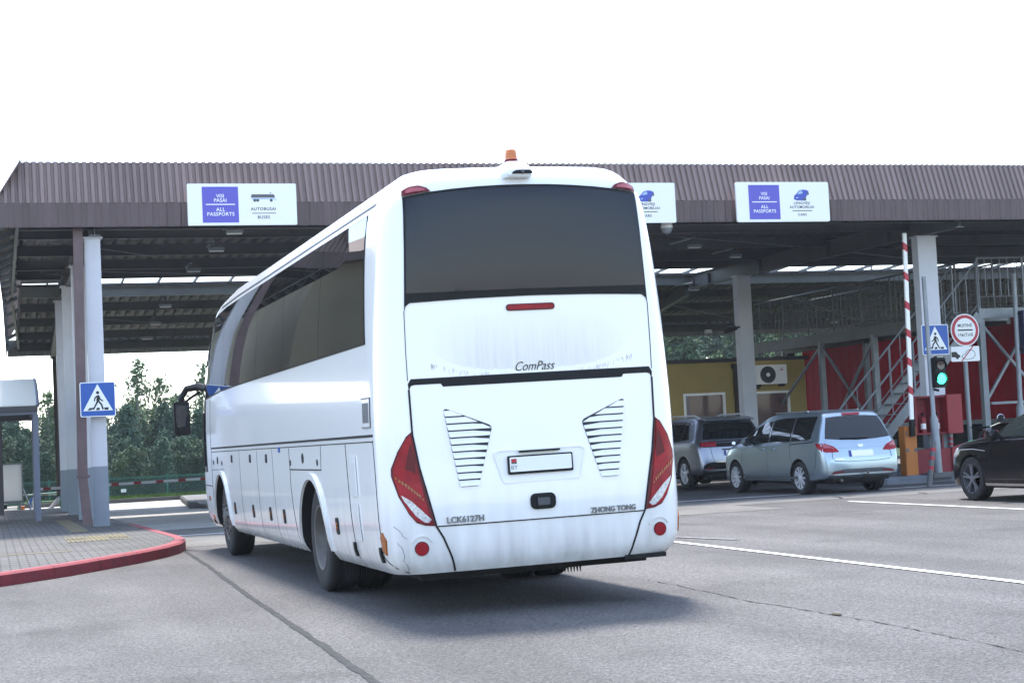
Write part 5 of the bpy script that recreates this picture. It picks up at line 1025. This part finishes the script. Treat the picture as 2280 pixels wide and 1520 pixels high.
railing([(21.92, Y0, RZ), (23.33, Y0, RZ)], "railing", .2, 1.2, low=.30); railing([(23.33, Y0, RZ), (23.38, 47, RZ)], "railing", .25, 1.2, mt='steel'); railing([(22.05, Y1 + .1, RZ), (22.03, 47, RZ)], "railing", .25, 1.2, mt='steel')
XS, ZS = 18.62, .15
for yy in (Y0, Y1):
    MB().bar((21.9, yy, RZ - .12), (XS, yy, ZS + .12), .05, .22).build("stringer", 'galv', g)
    railing([(21.9, yy, RZ), (XS, yy, ZS + .25)], "stair_railing", .42, 1.12, low=.14)
for i in range(15):
    f = (i + .5) / 15; x = 21.9 + (XS - 21.9) * f; z = RZ + (ZS - RZ) * f
    MB().box(x - .13, x + .13, Y0 + .03, Y1 - .03, z - .02, z).build("tread", 'galv', g)
for x, y in ((23.3, Y0 + .06), (21.96, Y0 + .06), (22.02, 38.6), (23.4, 38.6), (22.02, 41.5), (23.4, 41.5), (22.02, 46.5), (23.4, 46.5)): MB().box(x - .07, x + .07, y - .07, y + .07, .0, RZ - .21).build("post", 'galv', g)
for a, b in (((23.3, 33.6, 3.5), (22.0, 33.6, 1.7)), ((22.0, 33.58, 3.4), (23.3, 33.58, 1.9)), ((22.1, 33.6, 1.62), (23.2, 33.6, 1.62)), ((23.2, 33.6, 1.55), (22.2, 33.6, .1)), ((22.02, 38.7, 3.4), (22.02, 41.4, .9)), ((22.02, 41.4, 3.4), (22.02, 38.7, 1.0)), ((22.02, 41.6, 3.4), (22.02, 46.4, .6)), ((22.02, 38.7, 1.05), (22.02, 41.4, 1.05))): MB().bar(a, b, .06).build("diagonal_brace", 'galv', g)
SHIFT[:] = [-.385, -.4, 0]
# barrier with raised arm
b = thing("barrier", "orange barrier cabinet with its red and white arm raised upright", "barrier", (18.97, 32, .15))
MB().box(18.90, 19.19, 31.82, 32.08, .15, 1.2).build("cabinet", 'orange', b, bevel=.012); MB().box(18.93, 18.955, 31.812, 31.82, 1.0, 1.1).box(18.91, 18.98, 31.812, 31.82, .66, .73).box(19.11, 19.185, 31.812, 31.82, .66, .73).build("latch", 'inkgrey', b); MB().box(18.87, 19.22, 31.79, 32.11, .12, .165).build("foot_plate", 'kerbgrey', b)
MB().box(19.0, 19.1, 31.70, 31.81, .98, 1.34).build("arm_clamp", 'black', b, bevel=.01)
ar = MB().bar((19.055, 31.76, 1.28), (19.15, 31.76, 5.3), .085, .05, (0, 1, 0)).build("arm", 'whiteplain', b); mb = MB()
for z in (1.95, 2.55, 3.16, 3.75, 4.37, 5.0):
    x = 19.055 + (z - 1.28) * .0236; MB().add([(x - .045, 31.732, z + .11), (x + .045, 31.732, z + .05), (x + .045, 31.732, z - .11), (x - .045, 31.732, z - .05), (x - .043, 31.787, z + .11), (x + .048, 31.787, z + .05), (x + .048, 31.787, z - .11), (x - .043, 31.787, z - .05)], [(0, 1, 2, 3), (4, 5, 6, 7), (0, 1, 5, 4), (1, 2, 6, 5), (2, 3, 7, 6), (3, 0, 4, 7)]).build("red_stripe", 'signred', ar)
SHIFT[:] = [0, 0, 0]
SHIFT[:] = [-.19, .2, 0]
# traffic light
t = thing("traffic_light", "traffic light showing green on a tall grey pole in front of the crossing sign", "traffic light", (19.36, 31.0, .15)); yt = 31.0
MB().tube([(19.33, yt, .15), (19.30, yt, 1.32), (19.29, yt, 1.42), (19.26, yt, 4.35)], [.085, .085, .05, .045], 14).build("pole", 'galv', t, smooth=True); MB().box(19.1, 19.62, yt - .2, yt + .2, .1, .2).build("base", 'concrete', t)
h = MB().box(19.28, 19.56, yt - .19, yt + .03, 1.98, 2.62).build("signal_head", 'black', t, bevel=.02)
MB().lathe([(yt - .2, 0), (yt - .205, .09), (yt - .19, .105)], (19.42, 0, 2.45), 'y', 24).build("red_lens", 'deadred', h, smooth=True); MB().lathe([(yt - .225, 0), (yt - .215, .06), (yt - .2, .11), (yt - .19, .115)], (19.42, 0, 2.17), 'y', 24).build("green_lens", 'go', h, smooth=True)
for z in (2.45, 2.17):
    vs = []
    for i in range(13):
        a_ = R(-20 + 220 * i / 12); vs += [(19.42 + .125 * math.cos(a_), yt - .19, z + .125 * math.sin(a_)), (19.42 + .12 * math.cos(a_), yt - .25, z + .122 * math.sin(a_) - .005)]
    MB().add(vs, [(2 * i, 2 * i + 2, 2 * i + 3, 2 * i + 1) for i in range(12)]).build("visor", 'black', h, smooth=True, fix=False)
MB().bar((19.3, yt, 1.96), (19.42, yt - .08, 1.92), .05).bar((19.29, yt, 2.58), (19.42, yt - .06, 2.64), .04).build("mount", 'black', t)
SHIFT[:] = [0, 0, 0]
# round customs sign and exhaust sign on one post
s = thing("customs_sign_post", "round red rimmed customs sign above a no exhaust plate on a grey post", "sign", (20.68, 32.35, .15)); ys_ = 32.28
MB().tube([(20.69, 32.35, .15), (20.69, 32.35, 3.5)], .05, 12).build("post", 'galv', s, smooth=True)
c = MB().prism(disc(20.69, 3.25, .36, 48), ys_, ys_ + .02).build("round_sign", 'signwhite', s); MB().prism(disc(20.69, 3.25, .335, 48), ys_ - .003, ys_ + .001).build("red_ring", 'signred', c); MB().prism(disc(20.69, 3.25, .265, 48), ys_ - .006, ys_ - .002).build("white_disc", 'signwhite', c)
mb = MB(); letters(mb, "MUITINĖ", 20.69, ys_ - .008, 3.35, .095, bold=.001); letters(mb, "МЫТНЯ", 20.69, ys_ - .008, 3.135, .10, bold=.001); mb.box(20.50, 20.88, ys_ - .009, ys_ - .005, 3.235, 3.265); mb.build("lettering", 'ink', c)
c = MB().prism(rrect(20.30, 21.02, 2.56, 2.89, .03), ys_, ys_ + .02).build("exhaust_plate", 'signwhite', s); mb = MB()
mb.prism([(20.31, 2.66), (20.31, 2.77), (20.42, 2.78), (20.48, 2.72), (20.52, 2.70), (20.52, 2.65)], ys_ - .004, ys_ + .001); mb.prism(disc(20.45, 2.65, .035, 16), ys_ - .006, ys_ + .001)
for k2 in range(14):
    pts = [(20.56, 2.66), (20.60, 2.71), (20.66, 2.72), (20.70, 2.79), (20.80, 2.82), (20.89, 2.77), (20.91, 2.69), (20.86, 2.63), (20.78, 2.61), (20.70, 2.60), (20.63, 2.62), (20.56, 2.66)]
for p, q in zip(pts, pts[1:]): mb.bar((p[0], ys_ - .003, p[1]), (q[0], ys_ - .003, q[1]), .008, .006, (0, 1, 0))
mb.build("car_and_smoke", 'ink', c); MB().bar((20.56, ys_ - .008, 2.57), (20.86, ys_ - .008, 2.885), .022, .004, (0, 1, 0)).build("red_slash", 'signred', c)
MB().box(20.62, 20.76, ys_ + .02, 32.42, 3.05, 3.1).box(20.62, 20.76, ys_ + .02, 32.42, 2.7, 2.75).build("clamp", 'galv', s)
SHIFT[:] = [.53, .7, 0]
# fire point
f = thing("fire_cabinet", "red fire point cabinet with open shelves behind the traffic light pole", "cabinet", (19.1, 31.0, .15)); yf = 31.08
mb = MB().box(18.46, 19.2, yf + .16, yf + .2, 1.0, 1.83).box(18.46, 18.5, yf - .04, yf + .16, 1.0, 1.83).box(18.5, 19.2, yf - .04, yf + .16, 1.79, 1.83).box(18.5, 19.2, yf - .04, yf + .16, 1.0, 1.04).box(18.86, 18.89, yf - .03, yf + .16, 1.04, 1.79); mb.build("open_cabinet", 'reddk', f)  # darker copy of the cabinet red, carrying the shade of the open interior
MB().box(19.2, 19.57, yf - .12, yf + .2, 1.0, 1.84).build("closed_cabinet", 'red', f, bevel=.008); MB().box(18.46, 19.3, yf - .02, yf + .18, .16, .69).build("sand_box", 'reddk', f, bevel=.01); MB().prism([(19.3, .2), (19.3, .7), (19.62, .78), (19.5, .2)], yf - .06, yf - .02).build("lid", 'red', f)
for x in (18.48, 19.18): MB().box(x - .02, x + .02, yf + .1, yf + .15, .69, 1.0).build("leg", 'reddk', f)
for x, lb in ((18.7, "left fire extinguisher on the shelf of the red fire point"), (19.03, "right fire extinguisher on the shelf of the red fire point")):
    e = thing("fire_extinguisher", lb, "extinguisher", (x, yf + .06, 1.04), "extinguishers in the fire cabinet")
    MB().lathe([(1.04, .06), (1.32, .06), (1.37, .045), (1.39, .02)], (x, yf + .06, 0), 'z', 16).build("cylinder", 'red', e, smooth=True); MB().box(x - .02, x + .02, yf + .04, yf + .08, 1.39, 1.44).bar((x, yf + .02, 1.46), (x, yf + .12, 1.44), .02).build("valve", 'black', e); MB().lathe([(1.12, .0605), (1.24, .0605)], (x, yf + .06, 0), 'z', 16).build("paper_label", 'signwhite', e)
    e2 = None
SHIFT[:] = [0, 0, 0]
def post(name, label, x0, y, z0, x1, z1, r, bands, m='steel'):
    d = thing(name, label, "bollard", (x0, y, z0), "banded posts at the island"); P = lambda f: (x0 + (x1 - x0) * f, y, z0 + (z1 - z0) * f)
    MB().tube([P(0), P(1)], r, 14).lathe([(0, r), (.01, r)], P(1), 'z', 14).build("tube", m, d, smooth=True)
    for b_ in bands: MB().tube([P(b_ - .035), P(b_ + .035)], r + .003, 14).build("red_band", 'signred', d)
post("marker_post", "grey flexible post with three red bands in front of the island, leaning", 17.74, 29.3, 0, 17.91, .88, .055, (.42, .64, .83), 'steel')
post("marker_post", "pale post with red bands standing under the closed half of the fire cabinet", 19.98, 32.0, .15, 19.98, 1.0, .05, (.55, .72, .86), 'galv')
# right pole with screen
p = thing("screen_pole", "grey pole carrying a dark blue box at the right edge of view", "pole", (22.45, 33, .15))
MB().tube([(22.43, 33, .15), (22.46, 33, 1.5), (22.47, 33, 1.62), (22.52, 33, 4.55)], [.09, .09, .055, .05], 14).build("pole", 'galv', p, smooth=True); MB().box(22.6, 23.1, 32.85, 33.1, 2.72, 3.7).build("screen_box", 'bluedark', p, bevel=.01); MB().box(22.5, 22.6, 32.95, 33.05, 3.6, 3.65).box(22.5, 22.6, 32.95, 33.05, 2.78, 2.83).build("bracket", 'black', p)
# motorcycle glimpsed between the post and the black car
m = thing("motorcycle", "dark motorcycle with chrome mirror and red tank, partly hidden behind the black car's bonnet", "motorcycle", (21.0, 31.9, .15)); mx_, my = 21.0, 31.9
for dx in (-.62, .62):
    w_ = MB().lathe([(-.05, .22), (-.055, .27), (0, .31), (.055, .27), (.05, .22)], (mx_ + dx, my, .46), 'y', 28).build("wheel", 'rubber', m, smooth=True); MB().lathe([(-.03, .2), (-.03, .04), (.03, .04), (.03, .2)], (mx_ + dx, my, .46), 'y', 18).build("hub", 'rim', w_)
MB().bar((mx_ - .62, my, .46), (mx_ - .3, my, 1.0), .09).bar((mx_ + .62, my, .46), (mx_ + .1, my, .6), .07).box(mx_ - .25, mx_ + .15, my - .14, my + .14, .4, .75).build("frame", 'black', m)
MB().box(mx_ - .3, mx_ + .12, my - .15, my + .15, .8, 1.02).build("tank", 'red', m, bevel=.06, smooth=True); MB().box(mx_ + .12, mx_ + .75, my - .13, my + .13, .82, .92).build("saddle", 'black', m, bevel=.03)
MB().tube([(mx_ - .32, my - .35, 1.1), (mx_ - .34, my, 1.08), (mx_ - .32, my + .35, 1.1)], .02, 8).build("handlebar", 'black', m); MB().prism(disc(mx_ - .02, 1.27, .09, 18), my - .33, my - .30).build("mirror", 'black', m); MB().tube([(mx_ - .02 + .09 * math.cos(R(a)), my - .33, 1.27 + .09 * math.sin(R(a))) for a in range(0, 181, 20)], .012, 6).bar((mx_ - .02, my - .32, 1.19), (mx_ - .3, my - .3, 1.1), .02).build("mirror_rim", 'chrome', m)
# ------------------------------------------------------------------ left side
sh = thing("bus_shelter", "passenger shelter with frosted curved roof on grey posts at the left edge", "shelter", (0, 37, .15)); zg = .146
for x, y, m in ((.95, 35.3, 'shelterpost'), (1.02, 39.2, 'shelterpost'), (.28, 40.4, 'shelterdark'), (-3.0, 35.3, 'shelterpost'), (-3.0, 39.2, 'shelterpost')): MB().box(x - .055, x + .055, y - .055, y + .055, zg, 2.3).build("post", m, sh)
MB().box(-3.1, .99, 35.2, 35.36, 2.30, 2.36).build("front_beam", 'shelterpost', sh); MB().box(-3.1, 1.0, 35.12, 35.34, 2.36, 2.47).build("gutter", 'shelterdark', sh)
MB().box(-3.1, 1.08, 39.3, 39.5, 2.27, 2.45).build("rear_beam", 'shelterdark', sh); MB().box(.93, 1.0, 35.36, 39.3, 2.34, 2.42).box(-3.05, -2.98, 35.36, 39.3, 2.34, 2.42).build("side_beam", 'shelterpost', sh)
arc = [(35.2 + 4.2 * i / 16, 2.47 + .62 * math.sin(math.pi * i / 16) ** .8) for i in range(17)]; vs = []
for y, z in arc: vs += [(-3.15, y, z), (1.0, y, z), (-3.15, y, z + .02), (1.0, y, z + .02)]
fs = [f_ for i in range(16) for f_ in ((4 * i, 4 * i + 4, 4 * i + 5, 4 * i + 1), (4 * i + 2, 4 * i + 3, 4 * i + 7, 4 * i + 6), (4 * i + 1, 4 * i + 5, 4 * i + 7, 4 * i + 3), (4 * i, 4 * i + 2, 4 * i + 6, 4 * i + 4))]
MB().add(vs, fs).build("roof_sheet", 'translucent', sh, smooth=True)
MB().tube([(1.0, y, z) for y, z in arc], .035, 8).tube([(-3.15, y, z) for y, z in arc], .035, 8).build("end_hoop", 'shelterpost', sh)
SHIFT[:] = [0, 0, -.19]
# white panel with its stay, rail, hoop, crates beyond the pavement
b = thing("white_panel", "blank white panel board on low legs beyond the shelter", "board", (.4, 50.5, 0))
MB().box(-1.3, .92, 50.4, 50.46, .42, 1.46).build("panel", 'panelwhite', b); MB().box(-1.32, .94, 50.39, 50.47, 1.46, 1.50).box(.92, .96, 50.38, 50.48, .3, 1.46).box(-1.3, .9, 50.38, 50.5, .34, .42).build("frame", 'galv', b); MB().box(-1.3, .5, 50.45, 50.9, .2, .32).build("chassis", 'under', b)
for x in (-1.2, .85): MB().box(x - .03, x + .03, 50.4, 50.46, 0, .34).build("leg", 'galv', b)
MB().bar((.95, 50.4, .75), (1.2, 50.2, .02), .035).build("stay", 'galv', b)
rl = thing("green_railing", "low green pipe railing beyond the left columns", "railing", (2, 52, 0))
MB().tube([(.2, 52, .50), (3.4, 52.6, .58)], .03, 8).tube([(.2, 52, .28), (3.4, 52.6, .32)], .02, 8).build("rails", 'green', rl)
for i in range(6): x = .2 + i * .62; MB().tube([(x, 52 + i * .115, 0), (x, 52 + i * .115, .54)], .022, 8).build("post", 'green', rl)
tp = thing("barrier_tape", "drooping red and white tape tied along the green railing", "tape", (2, 51.9, .5)); P = [(.9 + i * .2, 51.9 + i * .03, .50 + .07 * ((i - 6) / 6) ** 2) for i in range(13)]; mb = MB(); mb2 = MB()
for i in range(12): (mb if i % 3 else mb2).bar(P[i], P[i + 1], .05, .008)
mb.build("white_lengths", 'signwhite', tp); mb2.build("orange_lengths", 'orange', tp)
hp = thing("blue_hoop", "blue and white ring leaning on the low green railing", "ring", (1.25, 51.2, .2)); MB().tube([(1.25 + .1 * math.cos(R(a)), 51.2, .24 + .2 * math.sin(R(a))) for a in range(0, 361, 20)], .035, 8).build("ring", 'signblue', hp, smooth=True); MB().tube([(1.25, 51.19, .05), (1.25, 51.19, .44)], .03, 8).build("core", 'signwhite', hp)
for x, w, m, l in ((.62, .34, 'signwhite', "white crate on the ground below the white panel"), (.92, .16, 'orange', "small orange crate right of the white crate under the panel")):
    c = thing("crate", l, "crate", (x, 51.4, 0)); MB().box(x - w / 2, x + w / 2, 51.3, 51.6, 0, .2).build("box", m, c, bevel=.01); MB().box(x - w / 2 - .01, x + w / 2 + .01, 51.29, 51.61, .2, .23).build("rim", m, c)
# far lowered barrier
b = thing("lowered_barrier", "long red and white barrier arm lowered across the exit lane", "barrier", (4, 47, 0)); ar = MB().bar((1.2, 47.3, .77), (8.4, 46.8, .86), .05, .07).build("arm", 'plategrey', b); mb = MB()
for i in range(12):
    f0 = .03 + i * .083; a_ = Vector((1.2, 47.3, .77)); d_ = Vector((7.2, -.5, .09)); MB().bar(a_ + d_ * f0, a_ + d_ * (f0 + .028), .056, .076).build("red_stripe", 'reddk', ar)
MB().box(8.2, 8.6, 46.6, 47.0, .15, 1.1).build("cabinet", 'orange', b, bevel=.02); MB().box(1.15, 1.25, 47.25, 47.35, .0, .72).build("rest_post", 'galv', b)
st = thing("kerb_block", "small concrete block at the corner of the far island", "block", (5.35, 46.4, 0)); MB().box(5.2, 5.45, 46.3, 46.55, 0, .22).build("block", 'concrete', st, bevel=.03)
SHIFT[:] = [0, 0, 0]
# green mesh fence
fe = thing("mesh_fence", "long green mesh fence at the edge of the forest", "fence", (20, 75, -1.2)); zf = -1.25; mb = MB()
for z in (zf + .05, .36): mb.box(-25, 70, 74.98, 75.02, z, z + .05)
mb.build("rails", 'green', fe)
for i in range(39): x = -25 + i * 2.5; MB().box(x - .04, x + .04, 74.95, 75.05, zf - .1, .48).build("post", 'green', fe)
mb = MB()
for i in range(1187): x = -25 + i * .08; mb.box(x - .014, x + .014, 74.99, 75.01, zf, .38)
for i in range(12): z = zf + .1 + i * .13; mb.box(-25, 70, 74.975, 74.99, z - .008, z + .008)
mb.build("mesh", 'fencemesh', fe)
pn = thing("fence_notice", "small white notice plate on the green fence", "sign", (5.7, 74.8, -.2)); MB().box(5.5, 5.72, 74.9, 74.93, -.22, -.08).build("plate", 'signwhite', pn)
for x, y, h, l in ((52.6, 92, 12, "slim grey lamp post above the yellow kiosk roof among trees"),):
    t = thing("lamp_post", l, "lamp post", (x, y, -1.5)); MB().tube([(x, y, -1.5), (x, y, h)], [.12, .07], 8).build("pole", 'galv', t); MB().tube([(x, y, h), (x - 1.2, y, h + .2)], .05, 6).build("lamp_arm", 'galv', t); MB().box(x - 1.8, x - 1.1, y - .15, y + .15, h + .1, h + .25).build("lamp_head", 'plategrey', t)
# terminal building left of the view (seen mirrored in the coach's windows)
tb = thing("terminal_building", "tall ochre terminal building with brown sheet roof, mirrored in the coach windows", "building", (-7, 68, 0))
MB().box(-14, -1.4, 43, 100, 0, 7.9).build("wall", 'yellowfar', tb)
MB().add([(-14.6, 42.4, 8.0), (-.8, 42.4, 8.0), (-.8, 100.6, 8.0), (-14.6, 100.6, 8.0), (-11, 46, 10.2), (-4.4, 46, 10.2), (-4.4, 97, 10.2), (-11, 97, 10.2)], [(0, 1, 5, 4), (1, 2, 6, 5), (2, 3, 7, 6), (3, 0, 4, 7), (4, 5, 6, 7)]).build("roof", 'roof', tb); MB().box(-14.7, -.7, 42.3, 100.7, 7.6, 7.98).build("eaves", 'fascia', tb)
for i in range(9):
    y = 46 + i * 6.0; f = MB().box(-1.4, -1.34, y, y + 1.5, 1.2, 2.7).build("window", 'whiteplain', tb); MB().box(-1.34, -1.32, y + .08, y + 1.42, 1.28, 2.62).build("pane", 'carglass', f)

# ------------------------------------------------------------------ trees
def tree_kind(name, seed, h, cr, base, kind, leaf, bark, nleaf, ls):
    rd = random.Random(seed); mb = MB(); lean = (rd.uniform(-.2, .2), rd.uniform(-.2, .2)); pts = [(lean[0] * f * f, lean[1] * f * f, h * f) for f in (0, .25, .5, .75, .97)]
    mb.tube(pts, [h * .018, h * .015, h * .011, h * .007, h * .002], 7); tips = []
    nb = 34 if kind == 'pine' else 30
    for i in range(nb):
        f = base + (1 - base) * ((i + rd.random()) / nb); a = i * 2.4 + rd.uniform(-.4, .4)
        if kind == 'pine': rr = cr * (1 - ((f - base) / (1 - base)) ** 1.3) * rd.uniform(.7, 1.15) + .12
        else: rr = cr * math.sin(math.pi * min(.97, ((f - base) / (1 - base)) * .82 + .16)) * rd.uniform(.55, 1.2)
        up = rr * (rd.uniform(-.05, .25) if kind == 'pine' else rd.uniform(.2, .8)); p0 = Vector((lean[0] * f * f, lean[1] * f * f, h * f)); p1 = p0 + Vector((rr * math.cos(a), rr * math.sin(a), up)); mid = (p0 + p1) / 2 + Vector((0, 0, .08 * rr))
        mb.tube([p0, mid, p1], [h * .005, h * .003, h * .0012], 4); tips += [(p0.lerp(p1, q), rr) for q in (.35, .55, .75, .9, 1.0)]
    tips.append((Vector((lean[0], lean[1], h * .98)), .3)); lv = MB()
    for i in range(nleaf):
        c, rr = tips[rd.randrange(len(tips))]; s = .16 + .12 * rr; p = c + Vector((rd.gauss(0, s), rd.gauss(0, s), rd.gauss(0, s * .75))); z = Vector((rd.gauss(0, 1), rd.gauss(0, 1), rd.gauss(0, 1) + .5)).normalized(); x = z.orthogonal().normalized(); x.rotate(Matrix.Rotation(rd.uniform(0, 6.28), 3, z)); y = z.cross(x); q = ls * rd.uniform(.6, 1.4)
        lv.add([p - x * q * .5, p + y * q * .32, p + x * q * .5, p - y * q * .32], [(0, 1, 2, 3)])
    t = bpy.data.objects.new(name, None); COL.objects.link(t); mb.build("trunk", bark, t, world=False); lv.build("crown", leaf, t, world=False, fix=False); return t
kinds = dict(p1=tree_kind("pine_tree", 1, 6.4, 1.5, .10, 'pine', 'leafdark', 'bark', 6500, .22), p2=tree_kind("pine_tree", 2, 7.0, 1.7, .12, 'pine', 'leafdark', 'bark', 7000, .23), o1=tree_kind("bushy_tree", 3, 6.2, 1.9, .12, 'round', 'leafolive', 'bark', 6500, .22),
             b1=tree_kind("birch_tree", 4, 8.6, 1.15, .22, 'round', 'leafpale', 'birchbark', 1700, .22), b2=tree_kind("birch_tree", 5, 8.0, 1.3, .2, 'round', 'leafpale', 'birchbark', 1700, .22),
             o3=tree_kind("bushy_tree", 6, 11.0, 2.6, .06, 'round', 'leafpale', 'bark', 9000, .27), p3=tree_kind("pine_tree", 7, 11.5, 2.4, .06, 'pine', 'leafolive', 'bark', 9000, .27))
LB = dict(p=("dark green pine in the dense row of forest behind the green fence", "pine tree", "pines behind the fence"), o=("rounded olive green tree among the pines behind the green fence", "tree", "rounded trees behind the fence"))
used = set()
def plant(k, x, y, s=1.0, label=None, group=None):
    src = kinds[k]
    if k in used: o = copytree(src)
    else: o = src; used.add(k)
    o.location = (x, y, -1.62 if y > 108 else -1.45); o.rotation_euler = (0, 0, rt.uniform(0, 6.28)); o.scale = (s, s, s * rt.uniform(.95, 1.05))
    l, c, g = LB.get(k[0], (None, None, None)); o['label'] = label or l; o['category'] = c or "birch tree"
    g = group or g
    if g: o['group'] = g
rt = random.Random(21)
for x, y, k, s, l in ((9.1, 108, 'b1', .98, "tall thin birch rising highest just right of the left columns"), (10.6, 109, 'b2', .98, "second tall birch, between the left columns and the coach mirror"), (13.2, 108, 'b1', .93, "tall birch right behind the coach's wing mirror"), (3.6, 107, 'b2', .86, "airy birch standing left of the dark downspout above the shelter"), (50.5, 100, 'b1', 1.25, "tall birch seen between the coach and the second right column, above the kiosk"), (55, 101, 'b2', 1.35, "pale birch right of the second right column above the kiosk roof")): plant(k, x, y, s, l, "birches behind the fence")
for row, (y0, n_, s0) in enumerate(((104, 32, .76), (110, 30, .9), (117, 28, 1.02))):
    for i in range(n_):
        x = -8 + 84 * (i + rt.uniform(-.3, .3)) / n_ + row * 1.3; sc = s0 * rt.uniform(.85, 1.12) * (.90 if x < 26 else 1.0); k = ('p1', 'p2', 'o1', 'p1', 'p2')[rt.randrange(5)] if x < 26 else ('o3', 'p3')[rt.randrange(2)]
        plant(k, x, y0 + rt.uniform(-2.2, 2.2), sc)
rt2 = random.Random(9)
for i in range(32):   # closer stand where the kiosk's background is filled by leaves, and the left gap
    x = rt2.uniform(1, 15) if i < 14 else rt2.uniform(38, 62); plant((('p2', 'o1', 'p1') if x < 26 else ('o3', 'p3', 'o3'))[i % 3], x, rt2.uniform(99, 103), (.54 if x < 26 else .95) * rt2.uniform(.9, 1.1))
for i in range(44):
    plant(('o1', 'p1', 'p2')[i % 3], -3 + 21 * (i + rt2.uniform(-.4, .4)) / 44, rt2.uniform(104, 113), .74 * rt2.uniform(.9, 1.08))
wd = MB(); rw = random.Random(2)
for i in range(9000):
    x = rw.uniform(-230, 230); hgt = 3.5 + .8 * math.sin(x * .05) + .5 * math.sin(x * .21 + 1); z = rw.uniform(-1, hgt); q = rw.uniform(.5, 1.0); a = rw.uniform(0, 3.14); y = -170 + rw.uniform(-6, 6)
    wd.add([(x - q * math.cos(a), y - q * math.sin(a), z), (x, y, z - q), (x + q * math.cos(a), y + q * math.sin(a), z), (x, y, z + q * 1.2)], [(0, 1, 2, 3)])
o = wd.build("distant_wood", 'leafdark', fix=False); o['kind'] = 'stuff'
# ------------------------------------------------------------------ air
hm = bpy.data.materials.new("hazy_air"); hm.use_nodes = True; t_ = hm.node_tree; t_.nodes.clear(); ou = t_.nodes.new("ShaderNodeOutputMaterial"); pv = t_.nodes.new("ShaderNodeVolumePrincipled")
pv.inputs["Color"].default_value = (0.80, 0.88, 1.0, 1); pv.inputs["Density"].default_value = 0.00028; pv.inputs["Anisotropy"].default_value = 0.3; t_.links.new(pv.outputs[0], ou.inputs["Volume"])
M['haze'] = hm; hz = MB().box(-1610, 1610, -410, 1510, -6, 17).build("haze", 'haze'); hz['kind'] = 'stuff'
